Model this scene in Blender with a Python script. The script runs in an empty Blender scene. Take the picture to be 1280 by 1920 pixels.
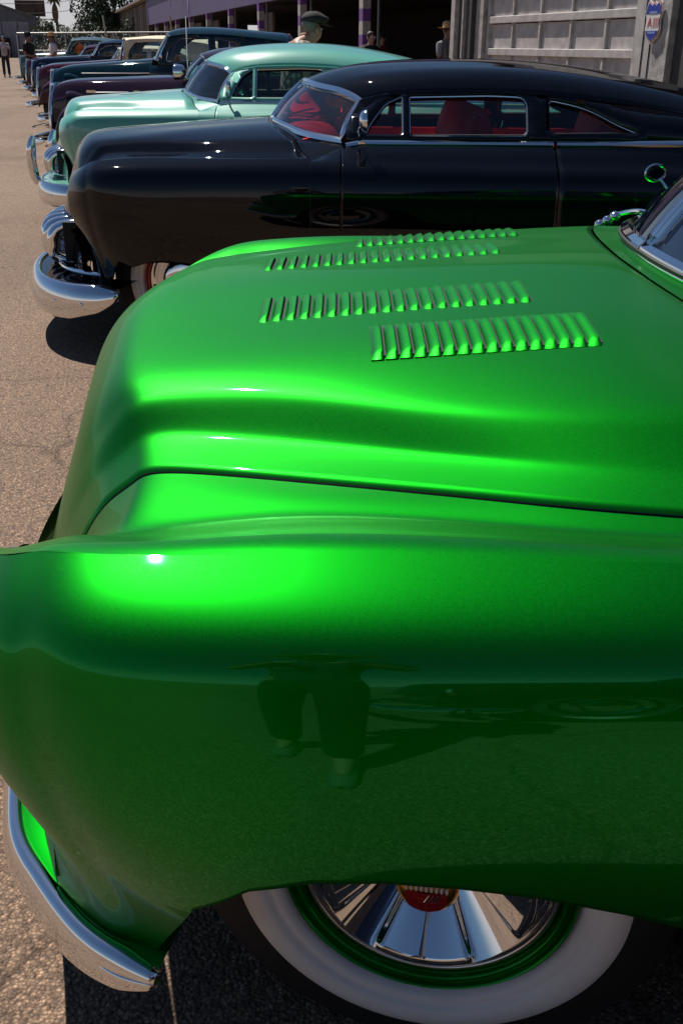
import bpy, bmesh, math, random
import numpy as np
from mathutils import Vector, Matrix, geometry
R = math.radians
random.seed(7); rng = np.random.default_rng(7)
sc = bpy.context.scene
col = sc.collection

# ------------------------------------------------------------------ camera
cam_d = bpy.data.cameras.new('camera'); cam = bpy.data.objects.new('camera', cam_d); col.objects.link(cam)
cam.location = (0, 0, 1.45)
cam.rotation_mode = 'QUATERNION'
cam.rotation_quaternion = (Matrix.Rotation(R(90 - 24.68), 4, 'X') @ Matrix.Rotation(R(0.5), 4, 'Z')).to_quaternion()
cam_d.sensor_fit = 'VERTICAL'; cam_d.sensor_height = 36.0; cam_d.lens = 36.0 * 1900 / 1920
cam_d.clip_start = 0.05; cam_d.clip_end = 3000
sc.camera = cam

# ------------------------------------------------------------------ light
SUN_AZ, SUN_EL = -35.0, 57.0
w = bpy.data.worlds.new('World'); sc.world = w; w.use_nodes = True
nt = w.node_tree; bg = nt.nodes['Background']
sky = nt.nodes.new('ShaderNodeTexSky'); sky.sky_type = 'NISHITA'; sky.sun_disc = False
sky.sun_elevation = R(SUN_EL); sky.sun_rotation = R(SUN_AZ); sky.air_density = 1.0; sky.dust_density = 0.25; sky.ozone_density = 6.0
# pale haze that lies along the whole horizon
tcw = nt.nodes.new('ShaderNodeTexCoord'); spw = nt.nodes.new('ShaderNodeSeparateXYZ'); nt.links.new(tcw.outputs['Generated'], spw.inputs[0])
mrw = nt.nodes.new('ShaderNodeMapRange'); mrw.interpolation_type = 'SMOOTHSTEP'; mrw.inputs[1].default_value = 0.0; mrw.inputs[2].default_value = .16; mrw.inputs[3].default_value = .85; mrw.inputs[4].default_value = 0.0
nt.links.new(spw.outputs[2], mrw.inputs[0]); mxw = nt.nodes.new('ShaderNodeMix'); mxw.data_type = 'RGBA'; nt.links.new(mrw.outputs[0], mxw.inputs[0]); nt.links.new(sky.outputs[0], mxw.inputs[6]); mxw.inputs[7].default_value = (10.5, 10.2, 10.8, 1)
nt.links.new(mxw.outputs[2], bg.inputs[0]); bg.inputs[1].default_value = 0.05
sun_d = bpy.data.lights.new('sun', 'SUN'); sun_d.energy = 5.0; sun_d.angle = R(0.55); sun_d.color = (1, .95, .87)
sun = bpy.data.objects.new('sun', sun_d); col.objects.link(sun)
sdir = Vector((math.sin(R(SUN_AZ)) * math.cos(R(SUN_EL)), math.cos(R(SUN_AZ)) * math.cos(R(SUN_EL)), math.sin(R(SUN_EL))))
sun.rotation_euler = sdir.to_track_quat('Z', 'Y').to_euler(); sun.location = sdir * 60
vs = sc.view_settings; vs.view_transform = 'Standard'; vs.look = 'None'; vs.gamma = 1; vs.exposure = 0.22
sc.cycles.max_bounces = 8; sc.cycles.glossy_bounces = 6; sc.cycles.transmission_bounces = 6; sc.cycles.transparent_max_bounces = 12
sc.cycles.sample_clamp_indirect = 6.0
sc.cycles.caustics_reflective = False; sc.cycles.caustics_refractive = False

# ------------------------------------------------------------------ materials
MATS = {}
def mat(name, colr=(.5, .5, .5), rough=.5, metal=0., coat=0., coat_rough=.03, spec=.5, noise=0., nscale=20., bump=0., bscale=60., trans=0., ior=1.5, alpha=1., tint=None, emit=None):
    if name in MATS: return MATS[name]
    m = bpy.data.materials.new(name); m.use_nodes = True
    n = m.node_tree.nodes; l = m.node_tree.links; b = n['Principled BSDF']
    b.inputs['Base Color'].default_value = (*colr, 1); b.inputs['Roughness'].default_value = rough
    b.inputs['Metallic'].default_value = metal; b.inputs['Coat Weight'].default_value = coat
    b.inputs['Coat Roughness'].default_value = coat_rough; b.inputs['Specular IOR Level'].default_value = spec
    b.inputs['Transmission Weight'].default_value = trans; b.inputs['IOR'].default_value = ior; b.inputs['Alpha'].default_value = alpha
    if tint: b.inputs['Coat Tint'].default_value = (*tint, 1)
    if emit: b.inputs['Emission Color'].default_value = (*emit, 1); b.inputs['Emission Strength'].default_value = 1
    if noise or bump:
        tc = n.new('ShaderNodeTexCoord')
    if noise:
        t = n.new('ShaderNodeTexNoise'); t.inputs['Scale'].default_value = nscale; t.inputs['Detail'].default_value = 5
        l.new(tc.outputs['Object'], t.inputs['Vector'])
        mx = n.new('ShaderNodeMix'); mx.data_type = 'RGBA'; mx.blend_type = 'MULTIPLY'; mx.inputs[0].default_value = 1
        mx.inputs[6].default_value = (*colr, 1)
        cr = n.new('ShaderNodeMapRange'); cr.inputs[1].default_value = .3; cr.inputs[2].default_value = .7; cr.inputs[3].default_value = 1 - noise; cr.inputs[4].default_value = 1 + noise
        l.new(t.outputs[0], cr.inputs[0]); l.new(cr.outputs[0], mx.inputs[7]); l.new(mx.outputs[2], b.inputs['Base Color'])
    if bump:
        t2 = n.new('ShaderNodeTexNoise'); t2.inputs['Scale'].default_value = bscale; t2.inputs['Detail'].default_value = 6
        l.new(tc.outputs['Object'], t2.inputs['Vector'])
        bp = n.new('ShaderNodeBump'); bp.inputs['Strength'].default_value = bump; bp.inputs['Distance'].default_value = .02
        l.new(t2.outputs[0], bp.inputs['Height']); l.new(bp.outputs[0], b.inputs['Normal'])
    MATS[name] = m; return m

def candy(name, deep, rough, coat_rough=.015, flake=0.0):
    # tinted lacquer: broad flake lobe below, a sharp colour-tinted mirror lobe above, thin clear coat
    m = mat(name, deep, rough, 1.0, .16, coat_rough); n = m.node_tree.nodes; l = m.node_tree.links
    g = n.new('ShaderNodeBsdfGlossy'); g.inputs['Color'].default_value = (.005, .060, .024, 1); g.inputs['Roughness'].default_value = .03
    tc = n.new('ShaderNodeTexCoord'); fl = n.new('ShaderNodeTexVoronoi'); fl.inputs['Scale'].default_value = 900; l.new(tc.outputs['Object'], fl.inputs['Vector'])
    mr = n.new('ShaderNodeMapRange'); mr.inputs[3].default_value = rough - .05; mr.inputs[4].default_value = rough + .05; l.new(fl.outputs['Color'], mr.inputs[0]); l.new(mr.outputs[0], n['Principled BSDF'].inputs['Roughness'])
    a = n.new('ShaderNodeAddShader'); l.new(n['Principled BSDF'].outputs[0], a.inputs[0]); l.new(g.outputs[0], a.inputs[1]); l.new(a.outputs[0], n['Material Output'].inputs[0])
    return m
M_GREEN = candy('candy_green_paint', (.0002, .175, .002), .43, .03)
M_BLACK = mat('black_paint', (.0022, .0026, .0045), .5, 0, .8, .02, spec=0.)
M_MINT = mat('mint_green_paint', (.105, .42, .32), .4, 0.0, 1., .02)
M_PLUM = mat('dark_plum_paint', (.024, .010, .021), .4, 0., .9, .02, spec=0.)
M_TEAL = mat('dark_teal_paint', (.003, .020, .030), .4, 0., .9, .02, spec=0.)
M_MAROON = mat('maroon_paint', (.045, .006, .014), .4, 0., .9, .02, spec=.0)
M_NAVY = mat('navy_paint', (.004, .007, .02), .4, 0., .9, .02, spec=0.)
M_CHROME = mat('chrome', (.80, .81, .83), .035, 1.0)
M_CREAM = mat('cream_canvas', (.74, .62, .45), .8, noise=.12, nscale=9, bump=.15, bscale=90)
M_RUBBER = mat('tyre_rubber', (.012, .012, .012), .7, noise=.2)
M_WHITEWALL = mat('whitewall_rubber', (.88, .87, .84), .45, noise=.06, nscale=12, bump=.03, bscale=30)
M_DARK = mat('dark_underbody', (.008, .008, .008), .8)
M_SEAM = mat('seal_and_gap_shade', (.006, .006, .006), .6)  # real seals, and also the painted shade of hood gap and louver slits
M_RED = mat('red_leather', (.62, .008, .03), .38, bump=.05, bscale=120)
M_REDRING = mat('red_rim_paint', (.35, .006, .008), .25, .2, 1.)
M_WHITE = mat('white_enamel', (.75, .74, .70), .35)
M_GOLD = mat('gold_enamel', (.55, .28, .03), .25, 1.)
def glass(name, colr, a, rough=0.0):
    if name in MATS: return MATS[name]
    m = bpy.data.materials.new(name); m.use_nodes = True
    n = m.node_tree.nodes; l = m.node_tree.links; n.remove(n['Principled BSDF'])
    out = n['Material Output']
    tr = n.new('ShaderNodeBsdfTransparent'); tr.inputs[0].default_value = (*colr, 1)
    gl = n.new('ShaderNodeBsdfGlossy'); gl.inputs['Roughness'].default_value = rough; gl.inputs[0].default_value = (1, 1, 1, 1)
    fr = n.new('ShaderNodeFresnel'); fr.inputs[0].default_value = 1.5
    mr = n.new('ShaderNodeMapRange'); mr.inputs[1].default_value = 0; mr.inputs[2].default_value = 1; mr.inputs[3].default_value = a; mr.inputs[4].default_value = 1
    mx = n.new('ShaderNodeMixShader')
    l.new(fr.outputs[0], mr.inputs[0]); l.new(mr.outputs[0], mx.inputs[0]); l.new(tr.outputs[0], mx.inputs[1]); l.new(gl.outputs[0], mx.inputs[2]); l.new(mx.outputs[0], out.inputs[0])
    MATS[name] = m; return m
M_GLASS = glass('window_glass', (.72, .80, .80), .02)
M_GLASS_TINT = glass('smoked_window_glass', (.10, .12, .13), .03)

# ------------------------------------------------------------------ object helpers
def tag(o, label=None, cat=None, group=None, kind=None):
    if label: o['label'] = label
    if cat: o['category'] = cat
    if group: o['group'] = group
    if kind: o['kind'] = kind
    return o
def empty(name, loc=(0, 0, 0), rz=0., label=None, cat=None, group=None):
    o = bpy.data.objects.new(name, None); col.objects.link(o); o.location = loc; o.rotation_euler = (0, 0, rz)
    o.empty_display_size = .2
    return tag(o, label, cat, group)
def mk(name, verts, faces, m, parent=None, smooth=True, auto=None):
    me = bpy.data.meshes.new(name); me.from_pydata([tuple(map(float, v)) for v in verts], [], [tuple(int(i) for i in f) for f in faces])
    me.validate(); me.materials.append(m)
    if smooth:
        me.polygons.foreach_set('use_smooth', [True] * len(me.polygons))
        if auto: me.set_sharp_from_angle(angle=R(auto))
    o = bpy.data.objects.new(name, me); col.objects.link(o); o.parent = parent
    return o
class MB:
    """collects verts/faces for one mesh object"""
    def __init__(s): s.v = []; s.f = []
    def add(s, v, f):
        n = len(s.v); s.v += [tuple(map(float, p)) for p in v]; s.f += [tuple(int(i) + n for i in q) for q in f]; return s
    def box(s, c, d, rot=None):
        v = [Vector((sx * d[0] / 2, sy * d[1] / 2, sz * d[2] / 2)) for sx in (-1, 1) for sy in (-1, 1) for sz in (-1, 1)]
        if rot is not None: v = [rot @ p for p in v]
        v = [p + Vector(c) for p in v]
        return s.add(v, [(0, 1, 3, 2), (4, 6, 7, 5), (0, 4, 5, 1), (2, 3, 7, 6), (0, 2, 6, 4), (1, 5, 7, 3)])
    def grid(s, P, closed_u=False, closed_v=False, flip=False):
        P = np.asarray(P); nu, nv = P.shape[:2]; f = []
        for i in range(nu if closed_u else nu - 1):
            for j in range(nv if closed_v else nv - 1):
                a = i * nv + j; b = ((i + 1) % nu) * nv + j; c = ((i + 1) % nu) * nv + (j + 1) % nv; d = i * nv + (j + 1) % nv
                f.append((a, d, c, b) if flip else (a, b, c, d))
        return s.add(P.reshape(-1, 3), f)
    def tube(s, pts, r, seg=8, closed=False, cap=True, flat=None):
        P = tube_pts(pts, r, seg, closed, flat); n0 = len(s.v)
        s.grid(P, closed_u=closed, closed_v=True)
        if cap and not closed:
            n = len(P); s.f.append(tuple(n0 + j for j in range(seg))); s.f.append(tuple(n0 + (n - 1) * seg + j for j in reversed(range(seg))))
        return s
    def lathe(s, prof, seg=24, axis='z', c=(0, 0, 0), arc=None):
        a = np.linspace(0, 2 * np.pi, seg, endpoint=False)
        prof = np.asarray(prof, float); P = np.zeros((len(prof), seg, 3))
        P[:, :, 0] = prof[:, :1] * np.cos(a); P[:, :, 1] = prof[:, :1] * np.sin(a); P[:, :, 2] = prof[:, 1:2]
        if axis == 'y': P = P[:, :, [0, 2, 1]]; P[:, :, 2] *= -1
        if axis == 'x': P = P[:, :, [2, 0, 1]]
        return s.grid(P + np.array(c), closed_v=True)
    def ball(s, c, r, seg=12, rings=8, rot=None):
        r = np.array(r if hasattr(r, '__len__') else (r, r, r), float)
        th = np.linspace(0.001, np.pi - .001, rings + 1); a = np.linspace(0, 2 * np.pi, seg, endpoint=False)
        P = np.stack([np.outer(np.sin(th), np.cos(a)), np.outer(np.sin(th), np.sin(a)), np.outer(np.cos(th), np.ones(seg))], -1) * r
        if rot is not None: P = P @ np.array(rot.to_3x3() if hasattr(rot, 'to_3x3') else rot).T
        return s.grid(P + np.array(c), closed_v=True, flip=True)
    def build(s, name, m, parent=None, smooth=True, auto=40): return mk(name, s.v, s.f, m, parent, smooth, auto)
def basis(n, t, p=3):
    p = min(p, n - 1)
    kn = np.concatenate([np.zeros(p), np.linspace(0, 1, n - p + 1), np.ones(p)])
    t = np.clip(np.asarray(t, float), 0, 1 - 1e-12)
    B = np.zeros((len(t), len(kn) - 1))
    for i in range(len(kn) - 1): B[:, i] = (t >= kn[i]) & (t < kn[i + 1])
    for q in range(1, p + 1):
        Bn = np.zeros((len(t), len(kn) - 1 - q))
        for i in range(len(kn) - 1 - q):
            a = kn[i + q] - kn[i]; b = kn[i + q + 1] - kn[i + 1]
            if a > 0: Bn[:, i] += (t - kn[i]) / a * B[:, i]
            if b > 0: Bn[:, i] += (kn[i + q + 1] - t) / b * B[:, i + 1]
        B = Bn
    return B, kn, p
def NM(n, t, interp):
    B, kn, p = basis(n, t)
    if interp:
        g = np.array([kn[i + 1:i + p + 1].mean() for i in range(n)])
        B = B @ np.linalg.inv(basis(n, g)[0])
    return B
def spl(P, n, interp=True, closed=False):
    P = np.asarray(P, float)
    if closed:
        k = len(P); P = np.concatenate([P, P, P]); T = NM(len(P), np.linspace(1 / 3, 2 / 3, n, endpoint=False) * 1.0, interp)
        # closed curve by Catmull-Rom, locally exact
        Q = P[:k]; out = []
        for u in np.linspace(0, k, n, endpoint=False):
            i = int(u); f = u - i; a, b, c, d = Q[(i - 1) % k], Q[i % k], Q[(i + 1) % k], Q[(i + 2) % k]
            out.append(.5 * ((2 * b) + (-a + c) * f + (2 * a - 5 * b + 4 * c - d) * f * f + (-a + 3 * b - 3 * c + d) * f ** 3))
        return np.array(out)
    return NM(len(P), np.linspace(0, 1, n), interp) @ P
def surf(G, nu, nv, iu=True, iv=False):
    G = np.asarray(G, float)
    return np.einsum('ai,bj,ijk->abk', NM(G.shape[0], np.linspace(0, 1, nu), iu), NM(G.shape[1], np.linspace(0, 1, nv), iv), G)
def tube_pts(pts, r, seg=8, closed=False, flat=None):
    pts = np.asarray(pts, float); n = len(pts)
    T = (np.roll(pts, -1, 0) - np.roll(pts, 1, 0)) if closed else np.gradient(pts, axis=0)
    T /= np.linalg.norm(T, axis=1)[:, None] + 1e-12
    up = np.array([0, 0, 1.]) if abs(T[0][2]) < .9 else np.array([1., 0, 0]); U = []; u = up - T[0] * (up @ T[0]); u /= np.linalg.norm(u)
    for i in range(n):
        u = u - T[i] * (u @ T[i]); u /= np.linalg.norm(u) + 1e-12; U.append(u)
    U = np.array(U); V = np.cross(T, U); a = np.linspace(0, 2 * np.pi, seg, endpoint=False)
    r = np.broadcast_to(np.asarray(r, float), (n,)); fx = flat or 1.0
    return pts[:, None] + r[:, None, None] * (np.cos(a)[None, :, None] * U[:, None] + fx * np.sin(a)[None, :, None] * V[:, None])
def tube(name, pts, r, m, parent=None, seg=8, closed=False, flat=None):
    return MB().tube(pts, r, seg, closed, flat=flat).build(name, m, parent)
def side(P, s):
    """half coordinates (x, w, z) -> local, s=-1 near side, +1 far side"""
    P = np.array(P, float).copy(); P[..., 1] *= s; return P
def copy_tree(o, parent=None):
    c = o.copy(); col.objects.link(c); c.parent = parent
    for ch in list(o.children): copy_tree(ch, c)
    return c
# ------------------------------------------------------------------ wheel
def wheel(parent, x, w, z, s, Rt=.37, rim=.22, ww=.29, rim_mat=None, steer=0., cap='plain', seg=64, name='wheel', wid=.2):
    """outer face at lateral w on side s; built with outward axis = -y then turned"""
    g = bpy.data.objects.new(name, None); col.objects.link(g); g.parent = parent
    g.location = (x, w * s, z); g.rotation_euler = (0, 0, (0 if s < 0 else math.pi) + steer); g.empty_display_size = .1
    # tyre cross-section (r, y): y=0 at outer face, positive inwards
    tp = [(rim - .004, .02), (rim + .012, .006), (ww - .03, -.010), (ww, -.006)]
    tr = [(ww, -.006), (ww + .03, .004), (Rt - .02, .02), (Rt, .05), (Rt, wid - .04), (Rt - .03, wid), (rim, wid)]
    MB().lathe(spl(tr, 24), seg, 'y').build('tyre', M_RUBBER, g)
    MB().lathe(spl([(rim - .004, .022), (rim + .006, .0), (rim + .02, -.007), ((rim + ww) / 2, -.016), (ww - .012, -.013), (ww, -.006)], 22), seg, 'y').build('whitewall', M_WHITEWALL, g)
    rm = rim_mat or M_BLACK
    MB().lathe(spl([(rim, .02), (rim - .003, .002), (rim - .009, .0), (rim - .012, .007), (rim - .017, .004), (rim - .024, .006), (rim - .027, .02)], 26), seg, 'y').build('rim', rm, g)
    r1 = rim - .027
    if cap == 'sombrero':
        MB().lathe(spl([(r1, .018), (r1 - .003, .012), (r1 - .009, .012), (r1 - .011, .02)], 12), seg, 'y').build('beauty_ring', M_WHITE_CH, g)
        MB().lathe(spl([(r1 - .010, .020), (r1 - .018, .022), (r1 - .030, .006), (r1 - .036, -.009)], 16), seg, 'y').build('dark_channel', M_CHROME, g)
        Rc = r1 - .036; a = np.linspace(0, 2 * np.pi, 241)[:-1]; rr = np.linspace(0.001, Rc, 40); P = np.zeros((40, 240, 3))
        for i, r_ in enumerate(rr):
            u = r_ / Rc
            base = .080 - .090 * max(0, (u - .28) / .72)
            c5 = np.cos((a - np.pi / 2) * 4); pet = np.clip(c5 * 3.5 + 1.9, 0, 1); pet = pet * pet * (3 - 2 * pet)
            crease = .0 * np.exp(-(((a - np.pi / 2) * 4 / (2 * np.pi) + .5) % 1 - .5) ** 2 / .0009)
            band = np.clip((u - .26) / .08, 0, 1) * np.clip((.985 - u) / .05, 0, 1)
            P[i] = np.stack([r_ * np.cos(a), base - (.012 * pet - crease * pet) * band - .004 * pet * band * np.abs(((a - np.pi / 2) * 4 / (2 * np.pi) + .5) % 1 - .5) * 2, -r_ * np.sin(a)], -1)
        MB().grid(P, closed_v=True).build('hub_cap', M_CHROME, g, auto=80)
        MB().lathe(spl([(.046, .08), (.047, .03), (.046, -.005), (.045, -.014), (.036, -.024), (.018, -.030), (.001, -.031)], 14), 40, 'y').build('crest_dome', M_GOLD, g)
        def dome(u, v): return -.0325 + 5.2 * (u * u + v * v)
        V = []; nn = 10
        for i in range(nn):
            for j in range(nn):
                v = -.034 + j / (nn - 1) * .040
                hw = .030 * (1 if v > -.012 else math.sqrt(max(.03, 1 - ((v + .012) / .0225) ** 2)))
                u = (i / (nn - 1) - .5) * 2 * hw; V.append((u, dome(u, v), v))
        MB().grid(np.array(V).reshape(nn, nn, 3)).build('crest', M_REDRING, g)
        for k in range(9):
            qq = (k - 4) * .0072; zz = .015 - 5 * qq * qq; MB().ball((qq, dome(qq, zz) - .001, zz), (.0026, .003, .006), 8, 6).build('crest_pearl', M_WHITE, g)
        for k in range(4):
            qq = .001 + k * .0055; tube('crest_bar', [(qq + .004, dome(qq + .004, .004) - .001, .004), (qq - .003, dome(qq - .003, -.010) - .001, -.010)], .0011, M_CHROME, g, 6)
    else:
        MB().lathe(spl([(r1, .018), (r1 - .01, .008), (r1 - .03, .02), (r1 - .05, .03)], 12), seg, 'y').build('beauty_ring', M_CHROME, g)
        MB().lathe(spl([(r1 - .045, .03), (r1 - .06, .005), (r1 - .09, -.025), (.03, -.035), (.001, -.037)], 14), seg, 'y').build('hub_cap', M_CHROME, g)
    MB().lathe([(rim, wid), (rim, .10), (.03, .10)], 32, 'y').build('wheel_disc', M_DARK, g)
    return g
M_WHITE_CH = mat('brushed_aluminium', (.62, .63, .64), .22, 1.)

# ------------------------------------------------------------------ shared shapes of the 1950s bodies (x rearwards, w sideways from the centre line)
def hoodrow(xs, ws, zs): return [(x, w, z) for x, w, z in zip(xs, ws, zs)]
HG = [
 hoodrow((-.565, -.548, -.51, -.480, -.465, -.452, -.440, -.42), (0, .2, .38, .49, .53, .56, .60, .65), (.60,) * 8),
 hoodrow((-.528, -.510, -.478, -.450, -.438, -.428, -.417, -.40), (0, .2, .39, .495, .532, .562, .60, .651), (.72, .72, .72, .72, .72, .72, .718, .715)),
 hoodrow((-.494, -.472, -.442, -.416, -.405, -.396, -.387, -.372), (0, .2, .40, .505, .537, .564, .60, .653), (.83, .83, .826, .822, .818, .812, .806, .80)),
 hoodrow((-.455, -.436, -.405, -.376, -.365, -.355, -.346, -.332), (0, .2, .41, .505, .540, .568, .604, .655), (.935, .932, .922, .907, .895, .881, .872, .865)),
 hoodrow((-.395, -.380, -.350, -.324, -.313, -.305, -.298, -.288), (0, .2, .42, .508, .540, .5675, .6045, .658), (1.002, .998, .985, .9695, .9565, .929, .9145, .903)),
 hoodrow((-.28, -.277, -.265, -.252, -.248, -.244, -.24, -.235), (0, .2, .42, .508, .5415, .572, .611, .668), (1.028, 1.022, 1.009, .995, .979, .952, .9365, .924)),
 hoodrow((-.05,) * 8, (0, .2, .43, .553, .593, .629, .668, .726), (1.050, 1.043, 1.033, 1.013, .993, .961, .947, .9365)),
 hoodrow((.20,) * 8, (0, .21, .44, .622, .681, .719, .752, .805), (1.070, 1.063, 1.054, 1.024, 1.0025, .9725, .9595, .9465)),
 hoodrow((.44, .442, .45, .46, .46, .46, .46, .46), (0, .22, .45, .66, .735, .785, .822, .868), (1.088, 1.081, 1.070, 1.038, 1.012, .984, .968, .952)),
 hoodrow((.515, .53, .57, .66, .69, .71, .73, .76), (0, .22, .46, .68, .76, .815, .86, .915), (1.092, 1.086, 1.075, 1.042, 1.015, .988, .972, .955)),
]
HG = np.array(HG)
# fender tops: from the hood gap over the valley to the crest
TG = [
 [(-.418, .656, .60), (-.42, .70, .60), (-.43, .74, .64), (-.455, .765, .69), (-.474, .78, .74)],
 [(-.398, .657, .715), (-.398, .71, .705), (-.405, .755, .745), (-.445, .775, .79), (-.474, .785, .83)],
 [(-.370, .659, .80), (-.368, .72, .788), (-.380, .77, .815), (-.425, .80, .86), (-.468, .795, .881)],
 [(-.330, .661, .865), (-.328, .73, .852), (-.345, .785, .863), (-.38, .835, .893), (-.413, .872, .902)],
 [(-.286, .664, .903), (-.286, .74, .891), (-.295, .80, .890), (-.32, .855, .916), (-.343, .905, .922)],
 [(-.233, .674, .924), (-.233, .755, .911), (-.235, .82, .904), (-.242, .878, .926), (-.25, .927, .931)],
 [(-.05, .732, .9365), (-.05, .785, .931), (-.05, .825, .926), (-.05, .892, .941), (-.05, .937, .938)],
 [(.20, .811, .9465), (.20, .842, .940), (.20, .866, .936), (.20, .908, .943), (.20, .947, .940)],
 [(.46, .874, .952), (.46, .893, .947), (.46, .91, .943), (.46, .93, .944), (.46, .957, .941)],
 [(.765, .920, .955), (.765, .931, .952), (.765, .94, .949), (.765, .95, .946), (.765, .963, .941)],
]
# wrap of side and front corner: rows run from the headlight back, columns from crest to sill
SG = [
 [(-.47, .79, .882), (-.475, .845, .862), (-.475, .892, .828), (-.475, .915, .78), (-.475, .92, .72), (-.455, .905, .64), (-.405, .86, .54), (-.40, .842, .45), (-.405, .842, .36), (-.40, .84, .2)],
 [(-.413, .872, .902), (-.415, .922, .886), (-.415, .962, .857), (-.415, .986, .815), (-.415, .993, .74), (-.395, .972, .63), (-.365, .935, .53), (-.352, .910, .44), (-.345, .895, .36), (-.34, .88, .2)],
 [(-.343, .905, .922), (-.34, .950, .908), (-.34, .992, .884), (-.34, 1.018, .846), (-.34, 1.028, .76), (-.325, 1.008, .64), (-.30, .970, .52), (-.29, .942, .43), (-.285, .925, .36), (-.28, .91, .2)],
 [(-.25, .927, .931), (-.25, .970, .917), (-.25, 1.012, .896), (-.25, 1.041, .863), (-.25, 1.054, .78), (-.24, 1.038, .64), (-.225, .99, .50), (-.22, .96, .43), (-.22, .945, .36), (-.22, .92, .2)],
 [(-.05, .937, .938), (-.05, .980, .924), (-.05, 1.023, .905), (-.05, 1.055, .874), (-.05, 1.072, .79), (-.05, 1.066, .65), (-.05, 1.046, .52), (-.05, 1.02, .43), (-.05, .995, .36), (-.05, .94, .2)],
 [(.20, .947, .940), (.20, .987, .926), (.20, 1.028, .907), (.20, 1.059, .876), (.20, 1.075, .79), (.20, 1.07, .65), (.20, 1.052, .52), (.20, 1.03, .43), (.20, 1.005, .36), (.20, .95, .2)],
 [(.46, .957, .941), (.46, .992, .927), (.46, 1.029, .907), (.46, 1.058, .876), (.46, 1.073, .79), (.46, 1.069, .65), (.46, 1.052, .52), (.46, 1.03, .43), (.46, 1.005, .36), (.46, .95, .2)],
 [(.765, .963, .941), (.765, .994, .926), (.765, 1.026, .905), (.765, 1.052, .873), (.765, 1.066, .79), (.765, 1.065, .65), (.765, 1.05, .52), (.765, 1.03, .43), (.765, 1.005, .36), (.765, .95, .2)],
]
def side_sheet(SG, nu, nv, zb, s, iu=True, iv=True, flange=.035, cols=None):
    """evaluates the side grid and cuts it along the lower edge zb(x); a flange turns inwards there"""
    D = surf(SG, nu, 160, iu, iv); out = []
    for r_ in D:
        x = r_[:, 0]; z = r_[:, 2]
        lim = np.array([zb(v) for v in x]); bad = np.nonzero((z < lim) & (np.arange(160) > 40))[0]
        e = bad[0] if len(bad) else 159
        if len(bad):
            a = r_[e - 1]; b = r_[e]; da = a[2] - lim[e - 1]; db = lim[e] - b[2]; f = da / (da + db + 1e-9); last = a + (b - a) * f
            pl = np.concatenate([r_[:e], last[None]])
        else: pl = r_
        d = np.concatenate([[0], np.cumsum(np.linalg.norm(np.diff(pl, axis=0), axis=1))]); tt = np.linspace(0, d[-1], nv)
        pl = np.stack([np.interp(tt, d, pl[:, k]) for k in range(3)], -1)
        end = pl[-1]
        fl = [end + np.array((0, -.004, -.004)), end + np.array((0, -flange, .0))]
        out.append(np.concatenate([pl, fl]))
    P = side(np.array(out), s); return P

SG = np.array(SG, float); TG = np.array(TG, float)
CW = np.array([1, 1, 1, 1, 1, 1, .85, .65, .4, .2]); CZ = np.array([1, 1, 1, 1, .5, .1, 0, 0, 0, 0]); RW = np.array([-.2, .05, .45, .85, 1, 1, 1, 1])
DW, DZ = .048, .023
SG[..., 1] += DW * RW[:, None] * CW; SG[..., 2] += DZ * RW[:, None] * CZ
TW = np.array([0, 0, -.2, .05, .45, .85, 1, 1, 1, 1])
for k_, f_ in ((4, 1.), (3, .95), (2, .25)): TG[:, k_, 1] += DW * f_ * TW; TG[:, k_, 2] += DZ * f_ * TW
def half_full(G): G = np.array(G, float); return np.concatenate([side(G[:, :0:-1], -1), side(G, 1)], 1)
# side behind the fender: two more columns on top reach the belt line
def side_col(x, top, w=0., zt=0.):
    return [(x, top[0], top[1]), (x, top[2], top[3]), (x, .963 + w, .941 + zt), (x, .994 + w, .926 + zt), (x, 1.026 + w, .905 + zt), (x, 1.052 + w, .873 + zt), (x, 1.066 + w, .79), (x, 1.065 + w, .65), (x, 1.05 + w, .52), (x, 1.03 + w, .43), (x, 1.005 + w, .36), (x, .95 + w, .2)]
def side_rows(dz):
    rows_ = [side_col(.765, (.922, .957, .945, .949)), side_col(.85, (.905, .985 + dz * .4, .937, .96 + dz * .2)), side_col(1.0, (.885, 1.015 + dz, .935, .978 + dz * .6)), side_col(1.3, (.88, 1.02 + dz, .938, .982 + dz * .6)), side_col(1.7, (.88, 1.02 + dz, .938, .982 + dz * .6)), side_col(2.1, (.885, 1.02 + dz, .94, .982 + dz * .6)),
            side_col(2.6, (.90, 1.03 + dz, .945, .985 + dz * .6)), side_col(3.1, (.90, 1.035 + dz, .94, .985 + dz * .6)), side_col(3.6, (.86, 1.02 + dz, .91, .965 + dz * .6), -.02), side_col(4.0, (.78, .97, .83, .92), -.07, -.03), side_col(4.25, (.66, .85, .71, .81), -.17, -.13), side_col(4.34, (.50, .66, .55, .64), -.35, -.3)]
    A = np.array(rows_, float); wx = np.interp(A[:, 0, 0], [.765, .85, 1.0, 1.3, 2.1, 3.1, 4.0], [1, .95, .85, .7, .5, .3, 0])
    A[..., 1] += DW * wx[:, None] * np.concatenate([[.1, .55], CW]); A[..., 2] += DZ * wx[:, None] * np.concatenate([[0, .5], CZ])
    return A
def zb_side(x):
    return float(np.interp(x, [-.60, -.275, -.245, -.215, -.17, -.10, -.03, .05, .13, .22, .32, .40, .46, .52, .60, .80, 2.5, 2.6, 2.75, 3.2, 3.35, 3.45, 4.4],
                           [.25, .25, .34, .41, .53, .597, .622, .627, .619, .603, .575, .545, .516, .415, .24, .17, .17, .26, .34, .34, .26, .2, .28]))
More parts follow.
